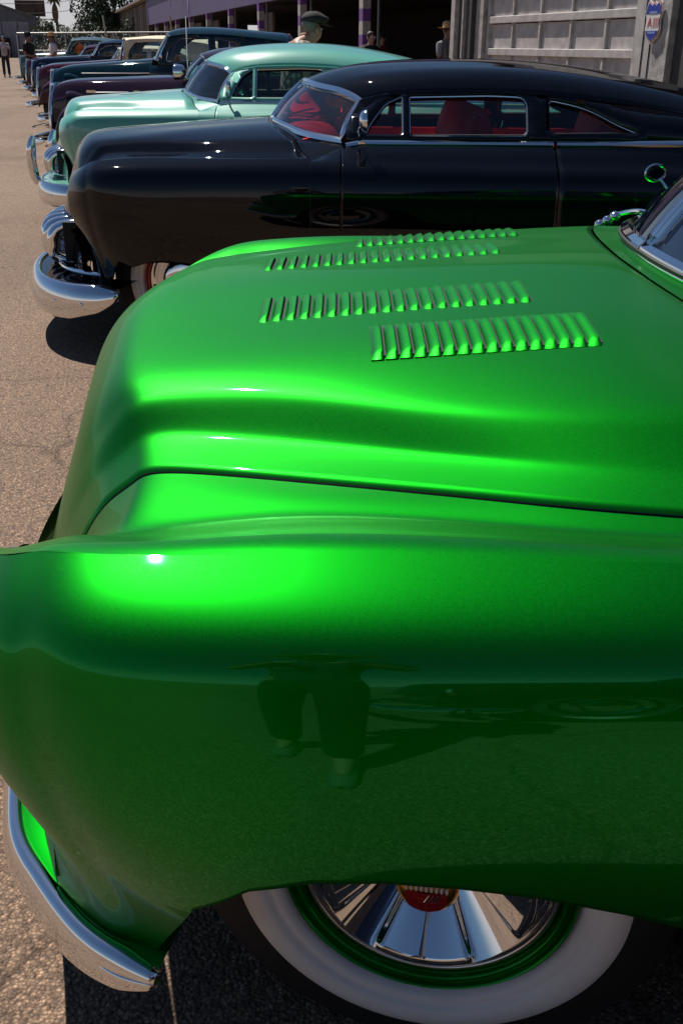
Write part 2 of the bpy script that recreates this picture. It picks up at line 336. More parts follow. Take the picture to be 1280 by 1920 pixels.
def inside(p, poly):
    x, y = p; c = False; n = len(poly)
    for i in range(n):
        x1, y1 = poly[i]; x2, y2 = poly[i - 1]
        if (y1 > y) != (y2 > y) and x < (x2 - x1) * (y - y1) / (y2 - y1) + x1: c = not c
    return c
def panel2d(outer, holes, sp):
    """triangulated 2D sheet with clean holes"""
    V = []; E_ = []
    def ring(r_):
        n0 = len(V); V.extend(Vector(p) for p in r_); E_.extend((n0 + i, n0 + (i + 1) % len(r_)) for i in range(len(r_)))
    ring(outer)
    for h in holes: ring(h)
    xs = [p[0] for p in outer]; ys = [p[1] for p in outer]
    def near(p):
        for r_ in [outer] + holes:
            for q_ in r_:
                if abs(q_[0] - p[0]) < sp * .45 and abs(q_[1] - p[1]) < sp * .45: return True
        return False
    x = min(xs) + sp / 2
    while x < max(xs):
        y = min(ys) + sp / 2
        while y < max(ys):
            if inside((x, y), outer) and not any(inside((x, y), h) for h in holes) and not near((x, y)): V.append(Vector((x, y)))
            y += sp
        x += sp
    vo, eo, fo = geometry.delaunay_2d_cdt(V, E_, [], 0, 1e-6)[:3]
    F_ = []
    for f in fo:
        c = (sum(vo[i].x for i in f) / len(f), sum(vo[i].y for i in f) / len(f))
        if inside(c, outer) and not any(inside(c, h) for h in holes): F_.append(tuple(f))
    return [(v.x, v.y) for v in vo], F_
def rpoly(pts, n=60): return [tuple(p) for p in spl(np.array(pts, float), n, closed=True)]
def rounded(pts, r=.03, k=5):
    """polygon with rounded corners"""
    out = []; n = len(pts)
    for i in range(n):
        p0, p1, p2 = (np.array(pts[(i + d) % n], float) for d in (-1, 0, 1))
        a = p0 - p1; b = p2 - p1; la = np.linalg.norm(a); lb = np.linalg.norm(b); rr = min(r if not hasattr(r, '__len__') else r[i], la * .45, lb * .45)
        s_, e_ = p1 + a / la * rr, p1 + b / lb * rr
        for t in np.linspace(0, 1, k): out.append(tuple((1 - t) ** 2 * s_ + 2 * t * (1 - t) * p1 + t * t * e_))
    return out

def cab(root, paint, C):
    """greenhouse: windscreen panes with chrome frame, roof, pillar panels with real window openings, glass, chrome trim.
    C: ws_base, ws_top curves (half, x w z), roof rows (half), belt(x)->(w,z), rail(x)->(w,z), x range, windows [(name, polygon, glass)]"""
    wb, wt = np.array(C['ws_base'], float), np.array(C['ws_top'], float); n = 24
    roof = MB().grid(surf(half_full(C['roof']), 90, 61, True, True)).build('roof', paint, root, auto=None)
    sm = roof.modifiers.new('thickness', 'SOLIDIFY'); sm.thickness = .02; sm.offset = -1
    if C.get('liner'):
        L_ = surf(half_full(C['roof'])[:-1], 30, 21, True, True) - np.array((0, 0, .035)); MB().grid(L_).build('headliner', C['liner'], roof, auto=None)
    # windscreen
    b_, t_ = spl(wb, n), spl(wt, n)
    for s in (-1, 1):
        P = np.stack([b_ + (t_ - b_) * f + np.array((-.012 * math.sin(math.pi * f), 0, .006 * math.sin(math.pi * f))) for f in np.linspace(0, 1, 9)], 1)
        gl = MB().grid(side(P, s), flip=(s > 0)).build('windscreen', C.get('ws_glass', M_GLASS), root, auto=None)
        loop = np.concatenate([b_, P[-1, 1:-1], t_[::-1], P[0, 1:-1][::-1]])
        tube('windscreen_frame', side(loop, s), C.get('fr', .017), C.get('trim', M_CHROME), gl, 8, True)
        tube('windscreen_seal', side(loop + np.array((-.012, 0, .003)), s), C.get('fr', .017) * .45, M_SEAM, gl, 6, True)
    # sides
    belt, rail = C['belt'], C['rail']; x0, x1 = C['x0'], C['x1']
    xs = np.linspace(x0, x1, 60)
    lo = [(x, belt(x)[1]) for x in xs]; hi = [(x, rail(x)[1]) for x in xs[::-1] if rail(x)[1] - belt(x)[1] > .004]
    if C.get('front_edge') is not None: hi = hi + list(C['front_edge'])
    def fmap(p, off=0.):
        x, z = p; bw, bz = belt(x); rw, rz = rail(x); t = (z - bz) / max(rz - bz, .02)
        return (x, bw + (rw - bw) * t + .012 * math.sin(math.pi * min(max(t, 0), 1)) + off, z)
    wins = C['windows']; vs_, fs_ = panel2d(lo + hi, [w_[1] for w_ in wins], .06)
    for s in (-1, 1):
        P3 = side(np.array([fmap(p) for p in vs_]), s)
        pn = MB().add(P3, [f if s > 0 else f[::-1] for f in fs_]).build('pillar_panel', paint, root, auto=None)
        sm = pn.modifiers.new('thickness', 'SOLIDIFY'); sm.thickness = .03; sm.offset = 0
        for wn, poly, gm, tr in wins:
            gv, gf = panel2d(poly, [], .08)
            go = MB().add(side(np.array([fmap(p, -.008) for p in gv]), s), gf).build(wn, gm, root, auto=None)
            tube('window_trim', side(np.array([fmap(p, .013) for p in poly]), s), (.0025 if wn == 'quarter_window' else C.get('wt', .004)), tr, go, 6, True)
            tube('window_seal', side(np.array([fmap(p, .002) for p in poly]), s), .008, M_SEAM, go, 6, True)
        tube('drip_rail', side(np.array([(x, rail(x)[0] + .012, rail(x)[1] + .004) for x in np.linspace(x0 + .02, x1 - .1, 50)]), s), .008, paint, roof, 6)
    return roof

def mirror_pod(name, root, p, s, m=M_CHROME, r=.055):
    """round door mirror on a curved stalk"""
    o = bpy.data.objects.new(name, None); col.objects.link(o); o.parent = root; o.location = p
    tube('mirror_stalk', spl([(0, 0, 0), (-.01, s * .05, .03), (.01, s * .10, .07)], 10), .008, m, o)
    MB().lathe(spl([(.001, -.03), (r * .6, -.024), (r * .95, -.004), (r, .008), (r * .93, .010)], 12), 24, 'x', (.02, s * .105, .085)).build('mirror_shell', m, o)
    MB().lathe([(r * .93, .009), (.001, .009)], 24, 'x', (.02, s * .105, .085)).build('mirror_glass', mat('mirror_glass', (.6, .65, .7), .01, 1.), o)
    return o
def steering(root, p, rimm, r=.2, tilt=R(28)):
    o = bpy.data.objects.new('steering_wheel', None); col.objects.link(o); o.parent = root; o.location = p; o.rotation_euler = (0, tilt - math.pi / 2 + R(90) - R(90), 0)
    a = np.linspace(0, 2 * np.pi, 48, endpoint=False)
    tube('wheel_rim', np.stack([0 * a, r * np.cos(a), r * np.sin(a)], -1), .012, rimm, o, 8, True)
    for k in range(3):
        t = R(90 + 120 * k); tube('spoke', [(.01, 0, 0), (0, r * math.cos(t), r * math.sin(t))], .008, M_CHROME, o)
    MB().ball((0, 0, 0), (.02, .04, .04)).build('horn_button', M_CHROME, o)
    tube('column', [(0, 0, 0), (-.5, 0, 0)], .02, M_DARK, o)
    return o
def seat(root, x, z, half, m, pleats=9, name='bench_seat', h=.42):
    o = bpy.data.objects.new(name, None); col.objects.link(o); o.parent = root; o.location = (x, 0, z)
    for s in (-1, 1):
        W = half / 2 - .03
        for k in range(pleats):
            y = s * (.03 + half / pleats * (k + .5))
            if abs(y) > half: continue
            P = spl([(.0, y, 0), (.05, y, h * .4), (.11, y, h * .8), (.15, y, h), (.19, y, h * .97), (.20, y, h * .6), (.18, y, .0)], 18)
            tube('back_pleat', P, half / pleats * .56, m, o, 8)
        P = np.array([[(-.45, s * .02, 0), (-.45, s * .03, .14), (.05, s * .03, .16), (.1, s * .02, .0)], [(-.46, s * half / 2, 0), (-.46, s * half / 2, .15), (.05, s * half / 2, .17), (.1, s * half / 2, .0)], [(-.45, s * half, 0), (-.45, s * half, .13), (.05, s * half, .15), (.1, s * half, .0)]])
        MB().grid(surf(P, 10, 14, True, True)).build('cushion', m, o)
    MB().grid(surf(np.array([[(.12, -half, -.05), (.17, -half, h * .5), (.225, -half, h - .02), (.19, -half, h + .012), (.15, -half, h)], [(.12, half, -.05), (.17, half, h * .5), (.225, half, h - .02), (.19, half, h + .012), (.15, half, h)]]), 6, 16)).build('back_shell', m, o)
    return o

def sled(root, paint, o):
    """1950s custom body; o holds the options"""
    dz = o.get('belt_dz', 0.); fsh = o.get('fender_shift', 0.); nsh = o.get('nose_shift', 0.)
    HGw = HG.copy(); SGw = np.array(SG, float); TGw = np.array(TG, float); TGw[:, 0, 1] += .002
    HGw[..., 0] -= nsh * np.clip((.1 - HGw[..., 0]) / .5, 0, 1) ** 1.5 * np.clip(1 - (HGw[..., 1] / .68) ** 2, 0, 1)
    for A in (SGw, TGw): A[..., 0] += fsh * np.clip((-.1 - A[..., 0]) / .3, 0, 1) ** 1.2 * np.clip((A[..., 1] - .67) / .1, 0, 1)
    hood = MB().grid(surf(half_full(HGw), o.get('nh', 90), 121, True, True)).build('hood', paint, root, auto=None)
    sol = hood.modifiers.new('thickness', 'SOLIDIFY'); sol.thickness = .022; sol.offset = -1; hood.data.materials.append(M_SEAM); sol.material_offset_rim = 1  # hood rim coloured black so the gap looks shaded
    rows = np.array(side_rows(dz))
    cuts = [(.765, .905), (.911, 1.927), (1.931, 4.34)]
    names = ['cowl_side', 'door', 'quarter_panel']
    for s in (-1, 1):
        b = MB(); b.grid(side(surf(TGw, 120, 40, True, True), s), flip=(s < 0))
        b.grid(side_sheet(SGw, 150, 56, (lambda x, d_=o.get('arch_drop', 0.): zb_side(x) - d_ * float(np.interp(x, [-.2, -.1, .35, .5], [0, 1, 1, 0]))), s, True, False), flip=(s < 0))
        fe = b.build('fender', paint, root, auto=50)
        MB().lathe(spl([(.122, .03), (.119, 0), (.110, -.022), (.098, -.028), (.09, -.018)], 18), 48, 'x', (-.445 + fsh, s * .80, .742)).build('headlight_bezel', o.get('bezel', M_CHROME), fe)
        MB().lathe(spl([(.092, -.01), (.075, -.026), (.04, -.038), (.001, -.042)], 12), 40, 'x', (-.445 + fsh, s * .80, .742)).build('headlight_lens', mat('lens_glass', (.75, .8, .8), .06, 0., 1.), fe)
        for (a, b_), nm in zip(cuts, names):
            t = np.linspace(0, 1, 400); xx = NM(len(rows), t, True) @ rows[:, 0, 0]
            ta, tb = np.interp(a, xx, t), np.interp(b_, xx, t)
            Bu = NM(len(rows), np.linspace(ta, tb, 70), True)
            G2 = np.einsum('ai,ijk->ajk', Bu, rows)
            P = side_sheet(G2, 70, 50, zb_side, s, False, True) if False else None
            Dn = np.einsum('bj,ajk->abk', NM(rows.shape[1], np.linspace(0, 1, 130), False), G2); out = []
            for r_ in Dn:
                lim = zb_side(r_[0, 0]); k = np.nonzero(r_[:, 2] < lim)[0]; e = k[0] if len(k) else 129
                pl = r_[:e + 1]; d = np.concatenate([[0], np.cumsum(np.linalg.norm(np.diff(pl, axis=0), axis=1))]); tt = np.linspace(0, d[-1], 44)
                out.append(np.stack([np.interp(tt, d, pl[:, k_]) for k_ in range(3)], -1))
            pn = MB().grid(side(np.array(out), s), flip=(s < 0)).build(nm, paint, root, auto=None)
            sm = pn.modifiers.new('thickness', 'SOLIDIFY'); sm.thickness = .012; sm.offset = -1
            if nm == 'door' and o.get('handle'): tube('door_handle', side(spl([(1.72, .975, .93), (1.76, 1.005, .93), (1.88, 1.005, .93), (1.90, .98, .93)], 14), s), .009, M_CHROME, pn)
        # rear fender pod
        pod = np.array([[(2.14, .99, .62)] * 7] + [[(x, .98, zt), (x, .995 + .5 * wd, zt - .015), (x, 1.0 + wd, zt - .10), (x, 1.0 + wd, .55), (x, .995 + wd * .9, .40), (x, .99 + wd * .7, .28), (x, .985, .16)] for x, zt, wd in ((2.2, .76, .05), (2.34, .87, .085), (2.6, .93, .105), (3.0, .935, .11), (3.5, .88, .09), (3.95, .76, .03), (4.2, .62, -.10))])
        MB().grid(side(surf(pod, 90, 40, True, True), s), flip=(s < 0)).build('rear_fender', paint, root, auto=None)
        if o.get('moulding', True):
            c = [(x, float(np.interp(x, [.93, 1.0, 1.3, 2.1, 2.6, 3.1, 3.4], [.90, .89, .885, .89, .905, .905, .88])) + .004, 1.018 + dz + float(np.interp(x, [.93, 1.0, 2.1, 2.6, 3.1, 3.4], [-.012, 0, .002, .012, .016, .010]))) for x in np.linspace(.93, 1.92, 30)]
            c2 = [(x, float(np.interp(x, [2.1, 2.6, 3.1, 3.4, 3.7], [.89, .905, .905, .88, .85])) + .004, 1.018 + dz + float(np.interp(x, [2.1, 2.6, 3.1, 3.4, 3.7], [.002, .012, .016, .012, .0]))) for x in np.linspace(1.935, 3.5, 30)]
            for cc in (c, c2): tube('belt_moulding', side(np.array(cc), s), .016, o.get('mould_mat', M_CHROME), root, 8)
    # cowl between hood and windscreen
    h_end = HG[-1]; wbc = np.array(o['cab']['ws_base'], float)
    cw = np.stack([spl(h_end + np.array((.006, 0, 0)), 40), None or spl(np.concatenate([wbc, [[.95, .925, .975]]]), 40) + np.array((.02, 0, -.004))], 0)
    cw = np.stack([cw[0] + (cw[1] - cw[0]) * f for f in np.linspace(0, 1, 6)], 0)
    MB().grid(np.concatenate([side(cw[:, :0:-1], -1), side(cw, 1)], 1)).build('cowl', paint, root, auto=None)
    # deck lid and tail
    dk = [[(3.62, 0, 1.10), (3.62, .3, 1.09), (3.62, .6, 1.055), (3.60, .84, 1.01)], [(3.9, 0, 1.02), (3.9, .3, 1.01), (3.9, .58, .985), (3.9, .80, .965)], [(4.15, 0, .92), (4.14, .3, .915), (4.12, .55, .90), (4.1, .74, .89)], [(4.32, 0, .76), (4.31, .28, .75), (4.29, .5, .74), (4.27, .65, .73)], [(4.38, 0, .55), (4.37, .25, .55), (4.36, .42, .55), (4.34, .52, .55)], [(4.36, 0, .30), (4.35, .25, .30), (4.34, .42, .30), (4.32, .5, .30)]]
    MB().grid(surf(half_full(dk), 40, 41, True, True)).build('deck_lid', paint, root, auto=None)
    # front apron, underbody
    ap = np.array([[(-.58, 0, .60), (-.56, .3, .60), (-.49, .55, .60), (-.45, .70, .59), (-.45, .80, .585), (-.41, .845, .54)],
      [(-.575, 0, .52), (-.56, .3, .52), (-.50, .55, .52), (-.45, .70, .52), (-.425, .78, .52), (-.40, .842, .50)],
      [(-.60, 0, .44), (-.58, .3, .44), (-.52, .55, .44), (-.46, .70, .44), (-.43, .78, .44), (-.40, .842, .43)],
      [(-.60, 0, .36), (-.58, .3, .36), (-.52, .55, .36), (-.46, .70, .36), (-.43, .78, .36), (-.405, .842, .36)]])
    MB().grid(surf(half_full(ap), 30, 90, True, True), flip=True).build('front_apron', paint, root, auto=None)
    ub = MB(); ub.box((2.3, 0, .27), (3.6, 1.84, .04)); ub.box((.15, 0, .5), (.9, 1.1, .5)); ub.box((.62, 0, .55), (.03, 1.86, .7))
    ub.build('underbody', M_DARK, root, False)
    for (wx, wz) in ((.13, .355), (2.95, .355)):
        for s in (-1, 1):
            st = o.get('steer', 0) if wx < 1 else 0
            wheel(root, wx, .83, wz, s, .37, .22, .289, o.get('rim', paint), st, o.get('cap', 'plain') if (s < 0 and wx < 1) else 'plain', 96 if (s < 0 and wx < 1) else 40)
    cab(root, paint, o['cab'])
    return hood

def bumper(root, outer, prof, bolts=(), m=M_CHROME, n=90, name='front_bumper', z0=.335, endz=.55):
    h = spl(outer, n); po = np.concatenate([h * np.array((1, -1)), (h[::-1])[1:]])
    T = np.gradient(po, axis=0); T /= np.linalg.norm(T, axis=1)[:, None]; No = np.stack([T[:, 1], -T[:, 0]], 1)
    if No[len(No) // 2, 0] > 0: No = -No
    idx = np.minimum(np.arange(len(po)), np.arange(len(po))[::-1]); e = np.clip(idx / 16.0, 0, 1) ** .5
    P = np.stack([np.stack([np.concatenate([po[i] + No[i] * d, [z0 + (zz - z0) * (1.0 if zz > z0 - .015 else endz + (1 - endz) * e[i])]]) for d, zz in spl(prof, 34)]) for i in range(len(po))])
    ce = P.mean(1, keepdims=True); e2 = (np.clip((idx + .6) / 5.0, 0, 1) ** .5)[:, None, None]; P = ce + (P - ce) * e2
    b = MB().grid(P, flip=True).build(name, m, root, auto=None)
    sm = b.modifiers.new('thickness', 'SOLIDIFY'); sm.thickness = .006; sm.offset = -1
    for k, zz in bolts:
        i = int(k * (len(po) - 1)); d = max(pp[0] for pp in prof); c = np.concatenate([po[i] + No[i] * (d - .002), [zz]])
        MB().ball(c, .013, 12, 8).build('bumper_bolt', m, b)
    return b, po

# ------------------------------------------------------------------ green car
GC = empty('custom_car', (0, 1.94, 0), 0, 'candy green custom coupe with four rows of hood louvers, nearest car', 'car', 'custom cars parked in the row')
def mk_cab(dz, roofz, paint, liner, wins, ws_glass=M_GLASS, fr=.017, top_dx=0., rw=0., bx_=0.):
    """dz lifts the belt, roofz scales the height above the belt"""
    zb = 1.02 + dz; k = roofz
    def Z(z): return zb + (z - 1.02) * k
    base = [(.53, 0, 1.078 + dz * .5), (.555, .22, 1.074 + dz * .5), (.64, .46, 1.058 + dz * .6), (.76, .68, 1.035 + dz * .8), (.915, .83, 1.020 + dz)]
    top = [(.705 + top_dx, 0, Z(1.262)), (.735 + top_dx, .2, Z(1.258)), (.82 + top_dx, .40, Z(1.243)), (.93 + top_dx * .9, .555, Z(1.222)), (1.0 + top_dx * .8, .635, Z(1.190))]
    base = [(x_ + bx_ * (1 - .3 * (w_ / .83)), w_, z_ + bx_ * .3) for x_, w_, z_ in base]
    t = top_dx
    roof = [[(.695 + t, 0, Z(1.268)), (.725 + t, .2, Z(1.264)), (.812 + t, .40, Z(1.250)), (.925 + t, .56, Z(1.228)), (1.0 + t, .65, Z(1.192))],
            [(.82 + t, 0, Z(1.318)), (.85 + t, .22, Z(1.314)), (.92 + t, .43, Z(1.296)), (1.01 + t, .59, Z(1.264)), (1.07 + t, .675, Z(1.212))],
            [(1.08 + t, 0, Z(1.366)), (1.10 + t, .24, Z(1.360)), (1.14 + t, .46, Z(1.338)), (1.19 + t, .625, Z(1.296)), (1.22 + t, .705, Z(1.232))],
            [(1.55, 0, Z(1.388)), (1.55, .26, Z(1.381)), (1.55, .48, Z(1.356)), (1.55, .645, Z(1.311)), (1.55, .725, Z(1.240))],
            [(1.95, 0, Z(1.375)), (1.95, .26, Z(1.368)), (1.95, .48, Z(1.343)), (1.95, .65, Z(1.297)), (1.95, .735, Z(1.228))],
            [(2.35, 0, Z(1.328)), (2.35, .26, Z(1.321)), (2.35, .48, Z(1.296)), (2.35, .65, Z(1.252)), (2.35, .745, Z(1.185))],
            [(2.80, 0, Z(1.245)), (2.80, .26, Z(1.238)), (2.80, .48, Z(1.214)), (2.80, .66, Z(1.172)), (2.80, .77, Z(1.110))],
            [(3.25, 0, Z(1.150)), (3.25, .27, Z(1.143)), (3.25, .50, Z(1.122)), (3.25, .69, Z(1.085)), (3.25, .81, Z(1.045))],
            [(3.64, 0, 1.085), (3.64, .3, 1.078), (3.64, .58, 1.05), (3.64, .75, 1.03), (3.62, .84, 1.0)]]
    def belt(x): return (float(np.interp(x, [.9, 1.0, 1.3, 2.1, 2.6, 3.1, 3.4], [.875, .875, .87, .875, .89, .89, .86])), zb + .006 + float(np.interp(x, [.9, 2.1, 2.6, 3.1, 3.4], [0, .0, .010, .014, .008])))
    rr = np.array([r_[-1] for r_ in roof]); rx = np.concatenate([[.93], rr[:, 0]]); rz_ = np.concatenate([[zb + .05], rr[:, 2]]); rw_ = np.concatenate([[.80], rr[:, 1]])
    def rail(x): return (float(np.interp(x, rx, rw_)) + .0, max(float(np.interp(x, rx, rz_)), belt(x)[1] + .002))
    return dict(ws_base=base, ws_top=top, roof=roof, belt=belt, rail=rail, x0=.935, x1=3.3, windows=wins(Z, zb), liner=liner, ws_glass=ws_glass, fr=fr)
def wins_std(gm, tr):
    def f(Z, zb):
        v = rounded([(1.02, zb + .03), (1.205, zb + .03), (1.205, Z(1.222)), (1.12, Z(1.185)), (1.055, Z(1.11))], .02)
        m = rounded([(1.235, zb + .032), (1.80, zb + .034), (1.80, Z(1.222)), (1.62, Z(1.228)), (1.235, Z(1.218))], (.012, .03, .05, .05, .012))
        r_ = rounded([(1.90, zb + .042), (2.33, zb + .048), (2.24, Z(1.10)), (2.08, Z(1.178)), (1.90, Z(1.212))], (.03, .02, .08, .08, .03))
        return [('vent_window', v, gm, tr), ('door_window', m, gm, tr), ('quarter_window', r_, gm, tr)]
    return f
G_CAB = mk_cab(.02, 1.05, M_GREEN, M_DARK, wins_std(M_GLASS, M_CHROME), glass('sky_mirroring_windscreen', (.25, .32, .33), .16), .02, .04, 0., .04)
hood = sled(GC, M_GREEN, dict(cab=G_CAB, nh=150, steer=R(-10), cap='sombrero', rim=M_GREEN, belt_dz=.02))
from mathutils.bvhtree import BVHTree
HP = surf(half_full(HG), 150, 121, True, True)
bvh = BVHTree.FromPolygons([Vector(v) for v in HP.reshape(-1, 3)], [(i * 121 + j, i * 121 + j + 1, (i + 1) * 121 + j + 1, (i + 1) * 121 + j) for i in range(149) for j in range(120)])
def on_hood(x, y):
    h = bvh.ray_cast(Vector((x, y, 2)), Vector((0, 0, -1))); n = h[1]
    return h[0], (n if n.z > 0 else -n)
# one louver: rises from its front edge to an open rear slit, its shade laid in as a black strip
def louver_mesh(L=.152, W=.0172, Hh=.0085):
    nu, nv = 13, 6; P = np.zeros((nu, nv, 3))
    for i, u in enumerate(np.linspace(-1, 1, nu)):
        e = (1 - abs(u) ** 5) ** .5 if abs(u) < 1 else 0
        for j, v in enumerate(np.linspace(0, 1, nv)):
            P[i, j] = (W * (v - .55) if True else 0, u * L / 2 * (1 - .0 * v), Hh * e * math.sin(v * math.pi / 2) ** .8 - .0012)
    b = MB().grid(P, flip=True); n0 = len(b.v)
    # rear lip curls slightly under
    b.add([(W * .45 + .0012, P[i, -1, 1], max(P[i, -1, 2] - .002, -.001)) for i in range(nu)], [])
    for i in range(nu - 1): b.f.append((i * nv + nv - 1, (i + 1) * nv + nv - 1, n0 + i + 1, n0 + i)[::-1])
    return b
lvm = louver_mesh(); lv0 = None; slit0 = None
for (x0, x1, wy, n) in ((-.135, .30, -.205, 20), (.05, .365, -.43, 16), (-.155, .305, .20, 20), (.035, .375, .425, 16)):
    for k in range(n):
        x = x0 + (x1 - x0) * k / (n - 1); p, nn_ = on_hood(x, wy)
        if lv0 is None: lv0 = lvm.build('louver', M_GREEN, hood, auto=60); o = lv0
        else: o = lv0.copy(); col.objects.link(o)
        o.parent = hood
        zz = nn_; yy = (Vector((0, 1, 0)) - zz * zz.y).normalized(); xx = yy.cross(zz)
        o.matrix_local = Matrix(((xx.x, yy.x, zz.x, p.x), (xx.y, yy.y, zz.y, p.y), (xx.z, yy.z, zz.z, p.z), (0, 0, 0, 1)))
        if slit0 is None:
            slit0 = MB().add([(.0068, -.067, .0006), (.0128, -.065, .0006), (.0128, .065, .0006), (.0068, .067, .0006)], [(0, 1, 2, 3)]).build('louver_slit_shade', M_SEAM, o); q = slit0  # black strip stands in for the shade under the louver lip
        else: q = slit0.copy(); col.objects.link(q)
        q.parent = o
# splash pan and bumper (plan curve from the near wheel opening round the front)
outer = [(-.235, .975), (-.30, .945), (-.375, .885), (-.445, .80), (-.505, .70), (-.565, .50), (-.625, .25), (-.64, 0)]
def plan(c, n=90):
    h = spl(c, n); return np.concatenate([h * np.array((1, -1)), (h[::-1])[1:]])
po_ = plan(outer)
Tn_ = np.gradient(po_, axis=0); Tn_ /= np.linalg.norm(Tn_, axis=1)[:, None]; Nn_ = np.stack([Tn_[:, 1], -Tn_[:, 0]], 1)
if Nn_[len(Nn_) // 2, 0] < 0: Nn_ = -Nn_
pi_ = po_ + Nn_ * .13
Pn = np.stack([np.concatenate([pi_ + (0, 0), np.full((len(pi_), 1), .372)], 1), np.concatenate([pi_ * .6 + po_ * .4, np.full((len(pi_), 1), .360)], 1), np.concatenate([po_, np.full((len(pi_), 1), .340)], 1), np.concatenate([po_ + (pi_ - po_) * .05, np.full((len(pi_), 1), .31)], 1)], 1)
Pn = np.stack([spl(r_, 16) for r_ in Pn])
pan = MB().grid(Pn).build('splash_pan', M_GREEN, GC, auto=None)
for s in (-1, 1):
    pass
tube('grille_bar', [(-.60 + .16 * t * t, .62 * t, .50) for t in np.linspace(-1, 1, 40)], .022, M_CHROME, GC, 12)
bumper(GC, outer, [(-.006, .328), (-.007, .338), (-.002, .344), (.006, .342), (.012, .334), (.016, .322), (.018, .308), (.018, .296), (.014, .284), (.005, .278)])
MIR = bpy.data.objects.new('door_mirror', None); col.objects.link(MIR); MIR.parent = GC; MIR.location = (.80, .80, 1.16); MIR.scale = (.5, .5, .5)
a_ = np.linspace(0, 2 * np.pi, 32, endpoint=False)
tube('mirror_rim', np.stack([.055 * np.cos(a_), .012 * np.cos(a_ * 2) * 0 + .02 * np.cos(a_), .04 * np.sin(a_)], -1), .007, M_CHROME, MIR, 8, True)
MB().ball((.012, .02, 0), (.052, .010, .038), 20, 12).build('mirror_shell', M_BLACK, MIR)
tube('mirror_stalk', spl([(.03, 0, -.03), (.06, -.03, -.07), (.10, -.06, -.12)], 10), .007, M_CHROME, MIR)

for q_ in ((.655, .655, 1.062), (.668, .64, 1.075), (.64, .67, 1.05)): MB().ball(q_, (.014, .014, .012), 10, 8).build('wiper_pivot', M_CHROME, GC)
tube('wiper', spl([(.66, .65, 1.072), (.70, .58, 1.095), (.70, .45, 1.105)], 8), .006, M_CHROME, GC)
# ------------------------------------------------------------------ black chopped coupe
BC = empty('custom_car', (-.925, 6.03, 0), 0, 'glossy black chopped coupe with red leather interior beside the green car', 'car', 'custom cars parked in the row')
B_CAB = mk_cab(.01, 1.0, M_BLACK, M_RED, wins_std(M_GLASS, M_CHROME), glass('tinted_windscreen', (.55, .56, .60), .05), .022)
sled(BC, M_BLACK, dict(cab=B_CAB, rim=M_REDRING, belt_dz=.01, bezel=M_BLACK, arch_drop=.13, fender_shift=.055, nose_shift=.10))
def toothed_grille(root, paint, n=9, w0=.52):
    bar = tube('grille_surround', [(-.60 + .30 * (abs(t)) ** 2.2, .66 * t, .575 - .02 * t * t) for t in np.linspace(-1, 1, 40)], .022, M_CHROME, root, 10)
    tube('grille_lower_bar', [(-.63 + .30 * (abs(t)) ** 2.2, .66 * t, .42) for t in np.linspace(-1, 1, 40)], .022, M_CHROME, root, 10)
    MB().box((-.50, 0, .50), (.1, 1.15, .2)).build('grille_cavity', M_DARK, root, False)
    for k in range(n):
        y = w0 * (2 * k / (n - 1) - 1); d = .22 * (y / .66) ** 2
        P = spl([(-.55 + d, y, .585), (-.67 + d, y, .58), (-.75 + d, y, .53), (-.76 + d, y, .46), (-.71 + d, y, .40), (-.58 + d, y, .385)], 22)
        tube('grille_tooth', P, .036 * np.concatenate([np.linspace(.7, 1, 8), np.ones(6), np.linspace(1, .7, 8)]), M_CHROME, root, 12, flat=1.25)
toothed_grille(BC, M_BLACK)
BOUT = [(-.19, 1.0), (-.32, .985), (-.46, .93), (-.585, .82), (-.68, .66), (-.755, .42), (-.79, .2), (-.80, 0)]
bb, bpo = bumper(BC, BOUT, [(-.022, .335), (-.020, .348), (-.010, .356), (.005, .353), (.018, .338), (.030, .308), (.036, .265), (.034, .225), (.024, .192), (.004, .175)], [(.055, .27), (.14, .27), (.27, .27), (.42, .27), (.58, .27), (.73, .27), (.86, .27), (.945, .27)], z0=.345, endz=.55)
Bi = bpo * np.array((.62, .86)); Bsh = np.stack([np.concatenate([Bi, np.full((len(Bi), 1), .36)], 1), np.concatenate([bpo, np.full((len(Bi), 1), .345)], 1)], 1)
MB().grid(Bsh).build('splash_pan', M_BLACK, BC)
tube('bumper_bar', np.concatenate([bpo * np.array((.86, .93)) + np.array((.02, 0)), np.full((len(bpo), 1), .395)], 1)[8:-8], .012, M_CHROME, BC)
mirror_pod('door_mirror', BC, (1.0, -.875, 1.05), -1, r=.05)
def interior(root, m, sx=1.42, z=.55, wheel_m=M_WHITE, h=.50, half=.62):
    seat(root, sx, z, half, m, 8, 'front_seat', h); seat(root, sx + .85, z, half, m, 8, 'rear_seat', h + .02)
    MB().grid(surf(np.array([[(.72, -.70, 1.03), (.80, -.70, 1.045), (.90, -.70, 1.0), (.92, -.70, .85)], [(.60, 0, 1.05), (.70, 0, 1.06), (.82, 0, 1.0), (.85, 0, .85)], [(.72, .70, 1.03), (.80, .70, 1.045), (.90, .70, 1.0), (.92, .70, .85)]]), 24, 12)).build('dashboard', m, root)
    for s in (-1, 1): MB().box((1.9, s * .80, .76), (1.9, .03, .46)).build('door_card', m, root, False)
    MB().box((1.8, 0, .34), (2.3, 1.6, .03)).build('floor_carpet', m, root, False)
    MB().box((2.62, 0, .98), (.5, 1.35, .03)).build('parcel_shelf', m, root, False)
    steering(root, (1.06, -.36, 1.0), wheel_m)
    o = MB().box((.86, 0, 1.19), (.015, .16, .045)).build('interior_mirror', M_CHROME, root, False)
interior(BC, M_RED, wheel_m=M_RED, h=.58)
for s in (-1, 1): tube('wiper', spl([(.60, s * .20, 1.085), (.66, s * .35, 1.10), (.74, s * .50, 1.11)], 8), .006, M_CHROME, BC)
